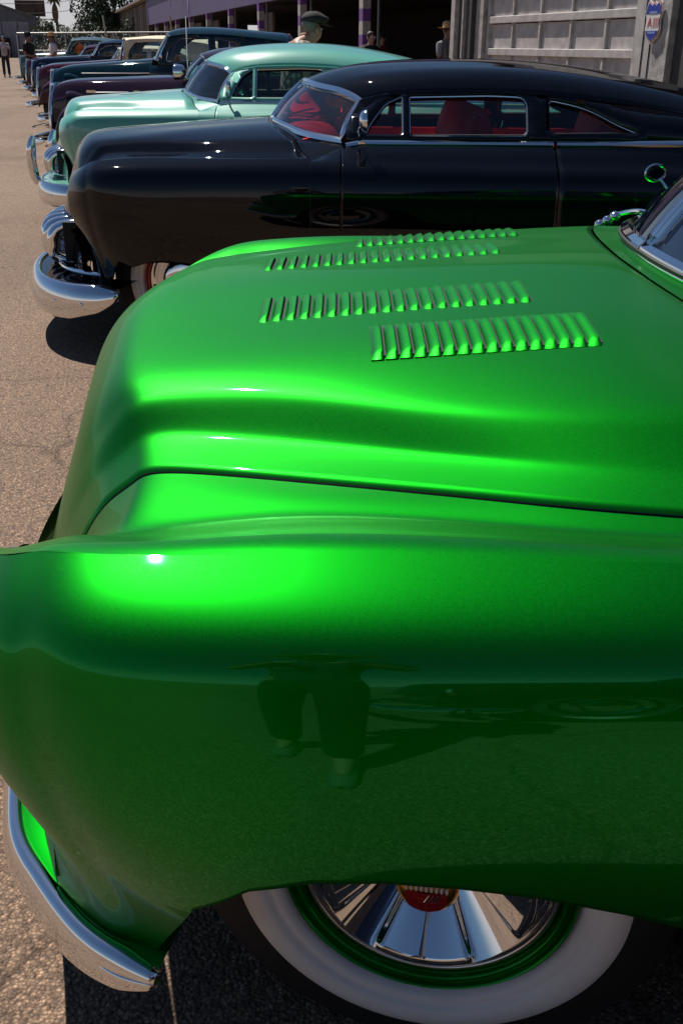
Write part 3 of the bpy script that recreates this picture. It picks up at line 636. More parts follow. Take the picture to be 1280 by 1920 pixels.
MB().ball((.60, -.20, 1.085), .022).build('wiper_pivot', M_CHROME, BC); MB().ball((.60, .20, 1.085), .022).build('wiper_pivot', M_CHROME, BC)

# ------------------------------------------------------------------ mint coupe
MC = empty('custom_car', (-1.97, 9.95, 0), 0, 'pale mint green coupe with smoked windscreen behind the black car', 'car', 'custom cars parked in the row')
M_CAB = mk_cab(.0, 1.24, M_MINT, M_DARK, wins_std(glass('clear_side_glass', (.55, .66, .62), .03), M_CHROME), glass('grey_windscreen', (.30, .36, .36), .05), .02, .02)
sled(MC, M_MINT, dict(cab=M_CAB, rim=M_MINT, belt_dz=.0, nh=70, arch_drop=.13, fender_shift=.05, nose_shift=.10))
toothed_grille(MC, M_MINT, 9)
mb_, mpo = bumper(MC, BOUT, [(-.022, .335), (-.020, .348), (-.010, .356), (.005, .353), (.018, .338), (.030, .308), (.036, .265), (.034, .225), (.024, .192), (.004, .175)], [(.14, .27), (.27, .27), (.42, .27), (.58, .27)], z0=.345, endz=.55)
Mi = mpo * np.array((.62, .86)); MB().grid(np.stack([np.concatenate([Mi, np.full((len(Mi), 1), .37)], 1), np.concatenate([mpo, np.full((len(Mi), 1), .352)], 1)], 1)).build('splash_pan', M_MINT, MC)
for s in (-1, 1): tube('bumper_guard', spl([(-.80, s * .36, .30), (-.835, s * .36, .42), (-.835, s * .36, .58), (-.80, s * .36, .70)], 16), np.concatenate([np.linspace(.028, .045, 5), np.full(6, .045), np.linspace(.045, .022, 5)]), M_CHROME, MC, 12)
mirror_pod('door_mirror', MC, (1.0, -.86, 1.06), -1)
interior(MC, mat('dark_vinyl', (.02, .03, .03), .5), wheel_m=M_MINT)
for s in (-1, 1): tube('wiper', spl([(.60, s * .20, 1.085), (.66, s * .35, 1.10), (.74, s * .50, 1.11)], 8), .006, M_CHROME, MC)
# ------------------------------------------------------------------ pre-war cars further down the row
def vintage(name, label, loc, paint, o):
    root = empty(name, loc, 0, label, 'car', 'custom cars parked in the row')
    L, z0, z1, h0, h1 = o['L'], o['z0'], o['z1'], o.get('h0', .24), o.get('h1', .52); zl = .62
    rows = []
    for fx, sc_ in ((-.04, .10), (-.035, .45), (-.01, .76), (.06, .93), (.2, 1.), (.5, 1.), (.8, 1.), (1., 1.)):
        x = fx * L; f = max(fx, 0); hw = (h0 + (h1 - h0) * f ** .8) * (.75 + .25 * min(1, sc_)); zt = zl + (z0 + (z1 - z0) * f - zl) * sc_
        dx = .10 * (1 - sc_) * 0
        rows.append([(x, 0, zt), (x + .0, hw * .38, zt - .012), (x + .005, hw * .72, zt - .055 * sc_), (x + .01, hw * .95, zt - .17 * sc_ - .02), (x + .015, hw * 1.0, (zt + zl) / 2 - .05), (x + .02, hw * 1.02, zl - .05)])
    hd = MB().grid(surf(half_full(rows), 60, 61, True, True)).build('hood', paint, root, auto=None)
    # grille shell with upright chrome bars
    gz = z0 - .06
    P = np.array([[(-.05 * L - .02, y, z) for y in np.linspace(-h0, h0, 9)] for z in np.linspace(.42, gz, 9)]); P[..., 0] += .16 * (P[..., 1] / h0) ** 2 * .5 + .05 * ((P[..., 2] - .42) / (gz - .42)) ** 2; P[..., 1] *= (1 - .45 * ((P[..., 2] - .42) / (gz - .42)) ** 3)
    MB().grid(P).build('grille_backing', M_DARK, root)
    for k in range(0, 9):
        tube('grille_bar', spl(P[:, k] + np.array((-.008, 0, 0)), 12), .007, M_CHROME, root, 6)
    tube('grille_shell', spl(np.concatenate([P[::-1, 0][::-1], P[-1, 1:-1], P[::-1, -1]]), 40), .018, o.get('shell', M_CHROME), root, 8)
    for s in (-1, 1):
        # front fender arching over the wheel and sweeping back
        fr = []
        for x, zt, wi, wo, zo in ((-.02, .44, .30, .80, .34), (.05, .66, .28, .86, .40), (.16, .80, .27, .89, .42), (.36, .85, .30, .90, .43), (.62, .80, .34, .90, .43), (.9, .66, .40, .89, .42), (1.2, .46, .48, .88, .36), (1.5, .34, .55, .86, .28), (1.75, .30, .60, .85, .27)):
            x += .13; fr.append([(x, wi, zt - .06), (x, wi * .6 + wo * .4, zt), (x, wi * .3 + wo * .7, zt - .01), (x, wo - .03, zt - .07), (x, wo, (zt + zo) / 2), (x, wo - .005, zo)])
        MB().grid(side(surf(fr, 60, 30, True, True), s), flip=(s < 0)).build('fender', paint, root, auto=None)
        wheel(root, .53, .78, .34, s, .35, .21, .235, o.get('rim', paint), 0, 'plain', 32)
        wheel(root, L + 1.5, .80, .34, s, .35, .21, .28, o.get('rim', paint), 0, 'plain', 32)
        hz = o.get('hz', .88); hx = o.get('hx', .30); hwd = o.get('hw', .50)
        lamp = MB().lathe(spl([(.115, -.02), (.12, .0), (.118, .05), (.095, .13), (.05, .21), (.004, .24)], 22), 28, 'x', (hx, s * hwd, hz)).build('headlight', o.get('lamp', paint), root)
        MB().lathe(spl([(.112, -.01), (.08, -.03), (.04, -.04), (.001, -.043)], 10), 28, 'x', (hx, s * hwd, hz)).build('headlight_lens', mat('lens_glass', (.75, .8, .8), .06, 0., 1.), lamp)
        tube('lamp_post', [(hx + .06, s * hwd, hz - .08), (hx + .1, s * hwd, .76)], .02, M_CHROME, lamp)
        # rear fender
        X = L + 1.5; pod = [[(X - .62, .70, .32)] * 6] + [[(x, .68, zt - .02), (x, .75, zt), (x, .82, zt - .03), (x, .90, zt - .16), (x, .91, .45), (x, .90, .28)] for x, zt in ((X - .5, .55), (X - .3, .78), (X, .88), (X + .35, .82), (X + .6, .60), (X + .72, .40))]
        MB().grid(side(surf(pod, 40, 24, True, True), s), flip=(s < 0)).build('rear_fender', paint, root, auto=None)
        if o.get('strip'): tube('side_strip', side(np.array([(x, h0 + (h1 - h0) * (max(x / L, 0)) ** .8 + .012, o['strip'] + .012 * x) for x in np.linspace(.32 * L, L + .05, 24)]), s), .008, M_CHROME, hd, 6)
        if o.get('vents'):
            MB().box((.33 * L, s * (h0 + (h1 - h0) * .42 + .005), o['vents']), (.11, .02, .03)).build('hood_vent', M_CHROME, hd, False); tube('side_strip', [(.36 * L, s * (h0 + (h1 - h0) * .45 + .012), o['vents'] - .01), (.62 * L, s * (h0 + (h1 - h0) * .70 + .012), o['vents'] - .003)], .007, M_CHROME, hd, 6)
            MB().box((.68 * L, s * (h0 + (h1 - h0) * .74 + .005), o['vents'] + .005), (.07, .02, .025)).build('hood_vent', M_CHROME, hd, False)
        # body side
        zb = o['zb']; wd = .74
        sd = [[(x, wa, zb), (x, wa + .05, zb - .06), (x, wa + .06, zb - .25), (x, wa + .05, .5), (x, wa + .02, .26)] for x, wa in ((L - .02, h1 - .04), (L + .12, h1 + .05), (L + .4, .66), (L + .9, .70), (L + 1.4, .70), (L + 1.9, .64), (L + 2.25, .50), (L + 2.45, .30))]
        MB().grid(side(surf(sd, 50, 24, True, True), s), flip=(s < 0)).build('body_side', paint, root, auto=None)
        tube('door_seam', side(np.array([(L + .16, h1 + .125, z) for z in np.linspace(zb - .05, .4, 10)]), s), .004, M_SEAM, root, 5)
        tube('door_seam', side(np.array([(L + .98, .77, z) for z in np.linspace(zb - .05, .4, 10)]), s), .004, M_SEAM, root, 5)
    tl = [[(x, 0, z), (x, .3, z - .01), (x, w_, z - .05)] for x, z, w_ in ((L + 1.75, o['zb'] + .02, .64), (L + 2.1, o['zb'] - .10, .56), (L + 2.4, o['zb'] - .35, .44), (L + 2.55, .6, .36), (L + 2.55, .34, .34))]
    MB().grid(surf(half_full(tl), 30, 21, True, True)).build('tail', paint, root, auto=None)
    MB().box((L + 1., 0, .3), (3.2, 1.2, .06)).build('chassis', M_DARK, root, False)
    bumper(root, [(.02, .86), (-.10, .80), (-.17, .6), (-.20, .3), (-.20, 0)], [(-.01, .41), (.0, .425), (.012, .42), (.016, .39), (.016, .35), (.006, .335)], n=40, z0=.41, endz=.8)
    for s in (-1, 1): tube('bumper_iron', [(-.16, s * .36, .38), (.45, s * .36, .42)], .022, M_DARK, root, 6)
    # cab
    zb, zr, rk = o['zb'], o['zr'], o.get('rake', .16); paint2 = o.get('top', paint); W = h1 + .02
    base = [(L, 0, z1 + .01), (L + .02, .25, z1 + .005), (L + .07, W * .85, z1 - .02), (L + .13, W + .03, z1 - .03)]
    zt = zr - o.get('crown', .10)
    top = [(L + rk, 0, zt + .03), (L + rk + .02, .22, zt + .025), (L + rk + .06, W * .82, zt + .01), (L + rk + .11, W - .01, zt - .01)]
    e = o.get('cab_len', 2.0); wr = W + .03
    roof = [[(L + rk - .02, 0, zt + .04), (L + rk, .22, zt + .035), (L + rk + .04, W * .82, zt + .015), (L + rk + .10, W, zt - .02)],
            [(L + rk + .14, 0, zr - .03), (L + rk + .15, .25, zr - .035), (L + rk + .18, W * .85, zr - .07), (L + rk + .21, wr, zt + .0)],
            [(L + .65, 0, zr), (L + .65, .28, zr - .006), (L + .65, wr * .85, zr - .055), (L + .65, wr + .02, zt + .015)],
            [(L + 1.15, 0, zr - .005), (L + 1.15, .28, zr - .012), (L + 1.15, wr * .85, zr - .06), (L + 1.15, wr + .02, zt + .01)],
            [(L + e - .35, 0, zr - .06), (L + e - .35, .28, zr - .07), (L + e - .35, wr * .82, zr - .12), (L + e - .35, wr, zt - .06)],
            [(L + e - .08, 0, zr - .20), (L + e - .08, .25, zr - .21), (L + e - .1, wr * .75, zr - .25), (L + e - .12, wr - .05, zt - .18)],
            [(L + e + .08, 0, zb + .02), (L + e + .06, .25, zb + .02), (L + e + .02, wr * .7, zb + .02), (L + e - .05, wr - .08, zb + .02)]]
    rr = np.array([r_[-1] for r_ in roof])
    def belt(x): return (float(np.interp(x, [L, L + .2, L + .5, L + 1.4, L + 2.], [h1 + .02, h1 + .06, .67, .69, .62])), zb)
    def rail(x): return (float(np.interp(x, rr[:, 0], rr[:, 1])), max(float(np.interp(x, np.concatenate([[L + .12], rr[:, 0]]), np.concatenate([[zb + .04], rr[:, 2]]))), zb + .003))
    zw = zt - .035; xa = L + rk + .10
    wins = [('door_window', rounded([(L + .26, zb + .05), (L + .92, zb + .05), (L + .92, zw), (xa + .20, zw - .005), (L + .30, zb + .05 + (zw - zb) * .45)], (.04, .03, .03, .06, .05)), M_GLASS if not o.get('win_glass') else o['win_glass'], M_CHROME),
            ('quarter_window', rounded([(L + 1.02, zb + .05), (L + 1.42, zb + .05), (L + 1.36, zw - .06), (L + 1.02, zw)], (.03, .05, .08, .03)), M_GLASS, M_CHROME)]
    cab(root, paint2, dict(ws_base=base, ws_top=top, roof=roof, belt=belt, rail=rail, x0=L + .14, x1=L + e - .1, windows=wins, liner=M_DARK, ws_glass=o.get('ws_glass', M_GLASS), fr=.014, trim=o.get('trim', M_CHROME)))
    MB().box((L + 1.0, 0, .75), (.25, 1.1, .7)).build('seat_back', o.get('seat', M_DARK), root, False)
    if o.get('spots'):
        for s in (-1, 1):
            sp = MB().lathe(spl([(.085, -.01), (.09, .0), (.085, .05), (.06, .11), (.004, .14)], 16), 24, 'x', (L - .02, s * (h1 + .10), z1 + .04)).build('spotlight', M_CHROME, root); tube('spotlight_arm', [(L + .05, s * (h1 + .1), z1 - .02), (L + .12, s * (h1 + .02), z1 - .08)], .012, M_CHROME, sp)
    if o.get('mirror'): mirror_pod('door_mirror', root, (L + .2, -(h1 + .1), zb + .05), -1, r=.06)
    return root
G_DK = glass('dim_windscreen', (.28, .34, .36), .06)
PV = vintage('custom_car', 'dark plum coupe with chrome spotlights, between mint and teal cars', (-3.60, 13.7, 0), M_PLUM, dict(L=1.62, z0=1.05, z1=1.12, h0=.34, h1=.62, zb=1.08, zr=1.43, rake=.22, ws_glass=G_DK, vents=.93, spots=True, cab_len=2.1, crown=.11, hz=.82, hw=.62))
tube('radio_aerial', [(1.74, -.66, 1.0), (1.75, -.66, 1.75)], .004, M_CHROME, PV)
TV = vintage('custom_car', 'dark teal pre-war sedan with the tallest roof in the row', (-4.62, 17.6, 0), M_TEAL, dict(L=1.62, z0=1.13, z1=1.26, h0=.30, h1=.56, zb=1.16, zr=1.70, rake=.22, ws_glass=G_DK, strip=1.03, cab_len=2.3, crown=.12, mirror=True, hz=.92))
MV = vintage('custom_car', 'maroon convertible with a cream canvas top', (-5.95, 21.6, 0), M_MAROON, dict(L=1.58, z0=1.08, z1=1.20, h0=.30, h1=.54, zb=1.14, zr=1.60, rake=.12, top=M_CREAM, ws_glass=G_DK, cab_len=2.1, crown=.07, mirror=True, trim=M_MAROON, seat=M_CREAM))
CV = vintage('custom_car', 'navy roadster with a low cream top behind the maroon convertible', (-6.95, 25.6, 0), M_NAVY, dict(L=1.58, z0=1.04, z1=1.12, h0=.30, h1=.54, zb=1.06, zr=1.42, rake=.2, top=M_CREAM, ws_glass=G_DK, cab_len=2.0, crown=.07, mirror=True))
NV = vintage('custom_car', 'dark blue coupe with a blue roof, behind the cream topped cars', (-8.3, 29.6, 0), M_NAVY, dict(L=1.6, z0=1.10, z1=1.2, h0=.32, h1=.56, zb=1.12, zr=1.56, rake=.22, ws_glass=G_DK, cab_len=2.1))
RV = vintage('custom_car', 'far maroon coupe between the dark blue coupe and the orange sign', (-9.6, 33.6, 0), M_MAROON, dict(L=1.6, z0=1.06, z1=1.14, h0=.32, h1=.56, zb=1.08, zr=1.45, rake=.22, ws_glass=G_DK, cab_len=2.1))
FV = vintage('custom_car', 'farthest car of the row, dark green with chrome on its roof', (-11.2, 38.5, 0), mat('dark_green_paint', (.008, .05, .03), .3, .2, 1.), dict(L=1.6, z0=1.12, z1=1.22, h0=.32, h1=.56, zb=1.14, zr=1.66, rake=.22, ws_glass=G_DK, cab_len=2.1))
# ------------------------------------------------------------------ ground
def asphalt():
    m = bpy.data.materials.new('worn_asphalt'); m.use_nodes = True; n = m.node_tree.nodes; l = m.node_tree.links; b = n['Principled BSDF']
    tc = n.new('ShaderNodeTexCoord')
    def noise(s, d=6, r=.6):
        t = n.new('ShaderNodeTexNoise'); t.inputs['Scale'].default_value = s; t.inputs['Detail'].default_value = d; t.inputs['Roughness'].default_value = r; l.new(tc.outputs['Object'], t.inputs['Vector']); return t
    def vor(s, feat='F1'):
        t = n.new('ShaderNodeTexVoronoi'); t.inputs['Scale'].default_value = s; t.feature = feat; l.new(tc.outputs['Object'], t.inputs['Vector']); return t
    def ramp(src, stops):
        r = n.new('ShaderNodeValToRGB'); e = r.color_ramp.elements
        while len(e) < len(stops): e.new(.5)
        for k, (p, c) in enumerate(stops): e[k].position = p; e[k].color = (*c, 1)
        l.new(src, r.inputs[0]); return r
    def mix(a, b_, f, mode='MIX'):
        x = n.new('ShaderNodeMix'); x.data_type = 'RGBA'; x.blend_type = mode
        if isinstance(f, float): x.inputs[0].default_value = f
        else: l.new(f, x.inputs[0])
        l.new(a, x.inputs[6]); l.new(b_, x.inputs[7]); return x.outputs[2]
    big = ramp(noise(.22, 8).outputs[0], [(.3, (.255, .176, .130)), (.5, (.335, .242, .182)), (.72, (.405, .30, .232))])
    st = ramp(vor(140).outputs['Color'], [(.0, (.30, .28, .28)), (.45, (.85, .83, .80)), (.8, (1.25, 1.2, 1.12)), (1, (2.1, 2.0, 1.8))])
    st2 = ramp(vor(290).outputs['Color'], [(.0, (.45, .43, .42)), (.5, (.95, .95, .93)), (.93, (1.2, 1.15, 1.1)), (1, (2.8, 2.6, 2.4))])
    c = mix(big.outputs[0], st.outputs[0], 1., 'MULTIPLY'); c = mix(c, st2.outputs[0], .85, 'MULTIPLY')
    vd = ramp(vor(140).outputs['Distance'], [(.15, (1.25, 1.22, 1.18)), (.55, (.55, .52, .50))]); c = mix(c, vd.outputs[0], .9, 'MULTIPLY')
    # stains and tracks
    sn = ramp(noise(.55, 4, .5).outputs[0], [(.28, (.62, .60, .58)), (.42, (1, 1, 1))]); c = mix(c, sn.outputs[0], .8, 'MULTIPLY')
    wv = n.new('ShaderNodeTexWave'); wv.inputs['Scale'].default_value = .12; wv.inputs['Distortion'].default_value = 5; wv.inputs['Detail'].default_value = 4; l.new(tc.outputs['Object'], wv.inputs[0])
    wr = ramp(wv.outputs[0], [(.0, (.82, .81, .80)), (.3, (1, 1, 1))]); c = mix(c, wr.outputs[0], .7, 'MULTIPLY')
    # cracks
    dn = noise(1.6, 5); add = n.new('ShaderNodeVectorMath'); add.operation = 'MULTIPLY_ADD'; add.inputs[1].default_value = (.5, .5, .5); l.new(dn.outputs['Color'], add.inputs[0]); l.new(tc.outputs['Object'], add.inputs[2])
    cr = n.new('ShaderNodeTexVoronoi'); cr.feature = 'DISTANCE_TO_EDGE'; cr.inputs['Scale'].default_value = .33; l.new(add.outputs[0], cr.inputs['Vector'])
    ck = ramp(cr.outputs['Distance'], [(.0, (.45, .42, .40)), (.002, (.55, .52, .50)), (.0045, (1, 1, 1))]); c = mix(c, ck.outputs[0], .75, 'MULTIPLY')
    l.new(c, b.inputs['Base Color']); b.inputs['Roughness'].default_value = .82; b.inputs['Specular IOR Level'].default_value = .3
    bp = n.new('ShaderNodeBump'); bp.inputs['Strength'].default_value = .55; bp.inputs['Distance'].default_value = .006; l.new(vor(140).outputs['Distance'], bp.inputs['Height']); bp.invert = True
    l.new(bp.outputs[0], b.inputs['Normal']); return m
gm = asphalt()
gd = mk('ground', [(-600, -300, 0), (600, -300, 0), (600, 900, 0), (-600, 900, 0)], [(0, 1, 2, 3)], gm, None, False); tag(gd, kind='structure')

# ------------------------------------------------------------------ shop building on the right
M_GREYP = mat('grey_door_paint', (.46, .42, .40), .6, noise=.22, nscale=5, bump=.1, bscale=30)
M_GREYW = mat('grey_weathered_wood', (.38, .35, .33), .7, noise=.35, nscale=7, bump=.25, bscale=25)
M_LILAC = mat('purple_wall_paint', (.085, .055, .15), .6, noise=.25, nscale=2.5, bump=.1)
M_POSTW = mat('post_white_paint', (.42, .38, .36), .6, noise=.2, nscale=8)
M_POSTP = mat('post_purple_paint', (.17, .06, .26), .6, noise=.2, nscale=8)
M_SHOPIN = mat('shop_interior_shade', (.015, .010, .012), .9, noise=.3)  # shade of the open bays put into a near-black base colour
M_BROWN = mat('rusty_board_siding', (.105, .080, .065), .8, noise=.45, nscale=3.5, bump=.3, bscale=14)
M_SHED = mat('blue_grey_siding', (.13, .145, .17), .7, noise=.2, nscale=1.5)
SB = empty('shop_building', (4.0, 13.7, 0), math.atan2(.968, -.252), 'long purple fascia shop with open bays, posts and a panelled grey garage door', 'building')
def bx(name, a0, a1, y0, y1, z0, z1, m, parent=SB, bevel=.004):
    o = MB().box(((a0 + a1) / 2, (y0 + y1) / 2, (z0 + z1) / 2), (a1 - a0, y1 - y0, z1 - z0)).build(name, m, parent, False)
    if bevel: bv = o.modifiers.new('edge', 'BEVEL'); bv.width = bevel; bv.segments = 1
    return o
# garage door: frame posts, then sectional door of rails, stiles and sunk panels
bx('door_post', -.06, .30, -.05, .10, 0, 3.2, M_GREYW); bx('door_post', .31, .86, -.05, .06, 0, 3.2, M_GREYP)
bx('door_post', 6.38, 6.72, -.12, -.02, 0, 3.2, M_GREYW); bx('door_post', 6.74, 6.98, -.10, .06, 0, 3.2, mat('dark_jamb', (.06, .06, .055), .7)); bx('door_post', 7.0, 7.06, -.05, .12, 0, 3.2, M_POSTW); bx('door_post', 7.08, 7.42, -.10, .04, 0, 3.2, mat('dark_jamb', (.06, .06, .055), .7)); bx('door_post', 7.44, 7.64, -.05, .12, 0, 3.2, M_POSTW)
bx('door_header', -.06, 7.64, -.12, .14, 3.2, 4.6, M_GREYP)
GD = bpy.data.objects.new('garage_door', None); col.objects.link(GD); GD.parent = SB; GD.location = (.87, -.12, 0)
W_ = 5.46; st_ = np.linspace(0, W_, 6)
for k, zr in enumerate((.0, .46, .92, 1.385, 1.885, 2.36, 2.84)):
    o_ = bx('rail', .10, W_ - .10, -.04, .035, zr - .055, zr + .055, M_GREYP, GD, .008)
    if k < 6:
        for i in range(5): bx('panel', st_[i] + .04, st_[i + 1] - .04, -.05, -.02, zr + .05, zr + .43, M_GREYP, GD, 0)
        for i in range(1, 5): bx('stile', st_[i] - .03, st_[i] + .03, -.04, .022, zr + .056, zr + (.404 if k not in (3,) else .444), M_GREYP, GD, .004)
for e in (0, W_): bx('stile', e - .0 if e == 0 else e - .10, e + .10 if e == 0 else e, -.04, .036, .0, 2.9, M_GREYP, GD, .004)
for dx in (.42, .60): bx('cable', dx - .006, dx + .006, .061, .071, 0, 3.0, M_DARK, SB, 0)
# open bays
for k, a in enumerate((14.05, 21.1, 28.1, 35.2, 42.3, 49.4, 56.5, 63.6, 70.7)):
    g_ = bpy.data.objects.new('bay_post', None); col.objects.link(g_); g_.parent = SB; g_.location = (a, 0, 0)
    z = 0; i = 0
    while z < 2.84:
        h = .27 if i % 2 else .30; MB().box((0, 0, z + min(h, 2.84 - z) / 2), (.34, .20, min(h, 2.84 - z))).build('paint_band', M_POSTP if i % 2 else M_POSTW, g_, False); z += h; i += 1
    bx('bay_pipe', a - 1.15, a - 1.09, -.05, .0, 0, 2.84, mat('dull_steel', (.12, .12, .12), .5, .6))
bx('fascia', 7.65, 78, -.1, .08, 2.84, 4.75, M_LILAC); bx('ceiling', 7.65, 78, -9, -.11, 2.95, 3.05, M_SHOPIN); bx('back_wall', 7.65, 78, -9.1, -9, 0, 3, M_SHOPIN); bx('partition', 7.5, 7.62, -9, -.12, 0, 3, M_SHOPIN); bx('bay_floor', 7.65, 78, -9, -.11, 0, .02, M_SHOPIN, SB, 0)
bx('side_wall', -9, -.9, -.4, -.3, 0, 4.6, M_SHOPIN); bx('roof', -9, 78, -9, .25, 4.76, 4.86, M_BROWN); bx('wing_wall', -.9, -.08, -.4, .02, 0, 4.6, mat('painted_shade_wall', (.05, .045, .045), .8, noise=.2))  # side and wing wall coloured dark to stand for a shaded opening
for a, z, s_ in ((52, 4.15, .55), (55.5, 4.3, .45), (49.5, 3.6, .60), (46.5, 4.35, .4), (59, 4.2, .5)):
    MB().add([(a - s_ * .4, .09, z), (a, .09, z - s_), (a + s_ * .4, .09, z), (a, .09, z + s_), (a - s_ * .4, .11, z), (a, .11, z - s_), (a + s_ * .4, .11, z), (a, .11, z + s_)], [(4, 5, 6, 7), (3, 2, 1, 0), (0, 1, 5, 4), (1, 2, 6, 5), (2, 3, 7, 6), (3, 0, 4, 7)]).build('star_plaque', mat('lavender_plaque', (.35, .25, .48), .6), SB, False)
# plywood and odd boards behind the posts
for a, w_, m_ in ((29.5, 3.2, M_BROWN), (43.8, 2.2, M_BROWN), (50.6, 4, M_BROWN), (64.5, 5, M_BROWN)): bx('bay_infill', a, a + w_, -.8, -.7, 0, 2.6, m_)
# shield sign on the post
SS_ = empty('shield_sign', (4.0, 13.7, 0), math.atan2(.968, -.252), 'red, white and blue shield sign on the post beside the garage door', 'sign')
def shield(s):
    pts = [(-.17, .20), (-.13, .23), (-.05, .19), (0, .22), (.05, .19), (.13, .23), (.17, .20), (.20, .10), (.165, .0), (.185, -.10), (.14, -.19), (.05, -.23), (0, -.27), (-.05, -.23), (-.14, -.19), (-.185, -.10), (-.165, 0), (-.20, .10)]
    return [(x * s, z * s) for x, z in pts]
def plate(name, pts, y, th, m, parent, c=(.28, 1.77)):
    n = len(pts); v = [(c[0] - p[0], y + th, c[1] + p[1]) for p in pts] + [(c[0] - p[0], y, c[1] + p[1]) for p in pts]
    return MB().add(v, [tuple(range(n))[::-1], tuple(range(n, 2 * n))] + [(i, (i + 1) % n, n + (i + 1) % n, n + i) for i in range(n)]).build(name, m, parent, False)
def clip_band(pts, z0, z1):
    def half(P, z, up):
        out = []
        for i in range(len(P)):
            a, b = P[i - 1], P[i]; ina = (a[1] >= z) == up; inb = (b[1] >= z) == up
            if ina != inb: t = (z - a[1]) / (b[1] - a[1]); out.append((a[0] + (b[0] - a[0]) * t, z))
            if inb: out.append(b)
        return out
    return half(half(pts, z0, True), z1, False)
mr_, mw_, mb2 = mat('sign_red', (.45, .05, .05), .4), mat('sign_white', (.7, .66, .64), .4), mat('sign_blue', (.01, .03, .32), .4)
plate('border', shield(1.0), .125, .012, mw_, SS_); plate('inner_line', shield(.94), .138, .003, mr_, SS_); plate('face', shield(.89), .142, .003, mw_, SS_)
plate('top_band', clip_band(shield(.86), .075, .3), .146, .002, mb2, SS_); plate('bottom_band', clip_band(shield(.86), -.3, -.115), .146, .002, mb2, SS_)
def letters(name, txt, size, loc, m, parent, rot, ext=.001):
    cu = bpy.data.curves.new(name, 'FONT'); cu.body = txt; cu.size = size; cu.align_x = 'CENTER'; cu.align_y = 'CENTER'; cu.extrude = ext
    o = bpy.data.objects.new(name, cu); col.objects.link(o); dg = bpy.context.evaluated_depsgraph_get(); me = bpy.data.meshes.new_from_object(o.evaluated_get(dg)); bpy.data.objects.remove(o)
    me.materials.clear(); me.materials.append(m); o = bpy.data.objects.new(name, me); col.objects.link(o); o.parent = parent; o.location = loc; o.rotation_euler = rot; return o
letters('lettering', 'A', .16, (.345, .149, 1.745), mr_, SS_, (R(90), 0, R(180)))
for k in range(3): plate('faded_stroke', [(-.02, -.05), (.012, -.05), (.02, .055), (-.012, .055)], .146, .002, mat('faded_red', (.5, .25, .24), .5), SS_, (.25 - .05 * k, 1.745))
for z in (1.86, 1.635): plate('faded_line', [(-.09, -.012), (.09, -.012), (.09, .012), (-.09, .012)], .149, .001, mat('faded_blue', (.2, .26, .5), .5), SS_, (.28, z))

# ------------------------------------------------------------------ board shed beyond, far left shed, fence, billboard
BS = empty('board_shed', (4.0, 13.7, 0), math.atan2(.968, -.252), 'weathered brown board shed beyond the purple shop', 'building')
bx('wall', 78.2, 150, -8, -.08, 0, 4.55, M_BROWN, BS, 0); bx('roof', 77, 151, -8, .55, 4.6, 4.78, mat('pale_roof_edge', (.22, .19, .16), .7, noise=.2), BS)
for k in range(46): bx('board', 78.3 + k * 1.55, 78.3 + k * 1.55 + 1.38, -.08, .0 + .03 * (k % 3), 0, 4.5, M_BROWN if k % 4 else mat('pale_board', (.2, .165, .14), .8, noise=.4, nscale=3), BS, 0)
GSh = empty('grey_shed', (-38, 126, 0), R(17), 'blue grey gabled metal shed with wide sliding doors at far left', 'building')
MB().add([(-9, 0, 0), (3.6, 0, 0), (3.6, 0, 3.95), (-2.7, 0, 6.0), (-9, 0, 3.95), (-9, 20, 0), (3.6, 20, 0), (3.6, 20, 3.95), (-2.7, 20, 6.0), (-9, 20, 3.95)], [(0, 1, 2, 3, 4), (1, 6, 7, 2), (6, 5, 9, 8, 7), (5, 0, 4, 9)]).build('wall', M_SHED, GSh, False)
MB().add([(3.9, -.4, 3.85), (-2.7, -.4, 6.05), (-9.3, -.4, 3.85), (3.9, 20.4, 3.85), (-2.7, 20.4, 6.05), (-9.3, 20.4, 3.85), (3.9, -.4, 4.0), (-2.7, -.4, 6.2), (-9.3, -.4, 4.0), (3.9, 20.4, 4.0), (-2.7, 20.4, 6.2), (-9.3, 20.4, 4.0)], [(6, 9, 10, 7), (7, 10, 11, 8), (0, 1, 4, 3), (1, 2, 5, 4), (0, 6, 7, 1), (1, 7, 8, 2), (0, 3, 9, 6)]).build('roof', mat('grey_roof_sheet', (.16, .16, .17), .6), GSh, False)
for a0, a1 in ((-6.5, -.6), (-.5, 1.1), (1.2, 2.4)): bx('sliding_door', a0, a1, -.12, -.02, 0, 3.7, mat('pale_door_sheet', (.26, .26, .29), .6, noise=.15, nscale=1.5), GSh)
bx('sign_box', -3.5, 0.2, -.9, -.5, 0, 2.0, M_DARK, GSh)
BB = empty('billboard', (-45.2, 162, 0), 0, 'brown billboard on posts above the grey shed', 'billboard')
bx('board', -2.1, 2.1, -.2, .1, 5.0, 7.1, mat('faded_brown_board', (.06, .035, .025), .7, noise=.7, nscale=.8), BB); bx('post', -1.2, -1.0, 0, .2, 0, 5, M_DARK, BB); bx('post', 1.0, 1.2, 0, .2, 0, 5, M_DARK, BB); bx('catwalk', -1.5, 3.2, -.6, -.2, 4.6, 4.7, M_DARK, BB)
FN = empty('pipe_fence', (-18.2, 62, 0), 0, 'steel pipe fence with wire mesh behind the far cars', 'fence')
M_PIPE = mat('galvanised_pipe', (.42, .42, .42), .45, .7)
tube('top_rail', [(0, 0, 1.97), (16, .8, 2.2)], .035, M_PIPE, FN)
for k in range(7): tube('post', [(k * 2.65, k * .13, 0), (k * 2.65, k * .13, 1.97 + k * .038)], .035, M_PIPE, FN)
tube('mid_rail', [(0, 0, 1.1), (16, .8, 1.2)], .02, M_PIPE, FN)
mesh_ = MB()
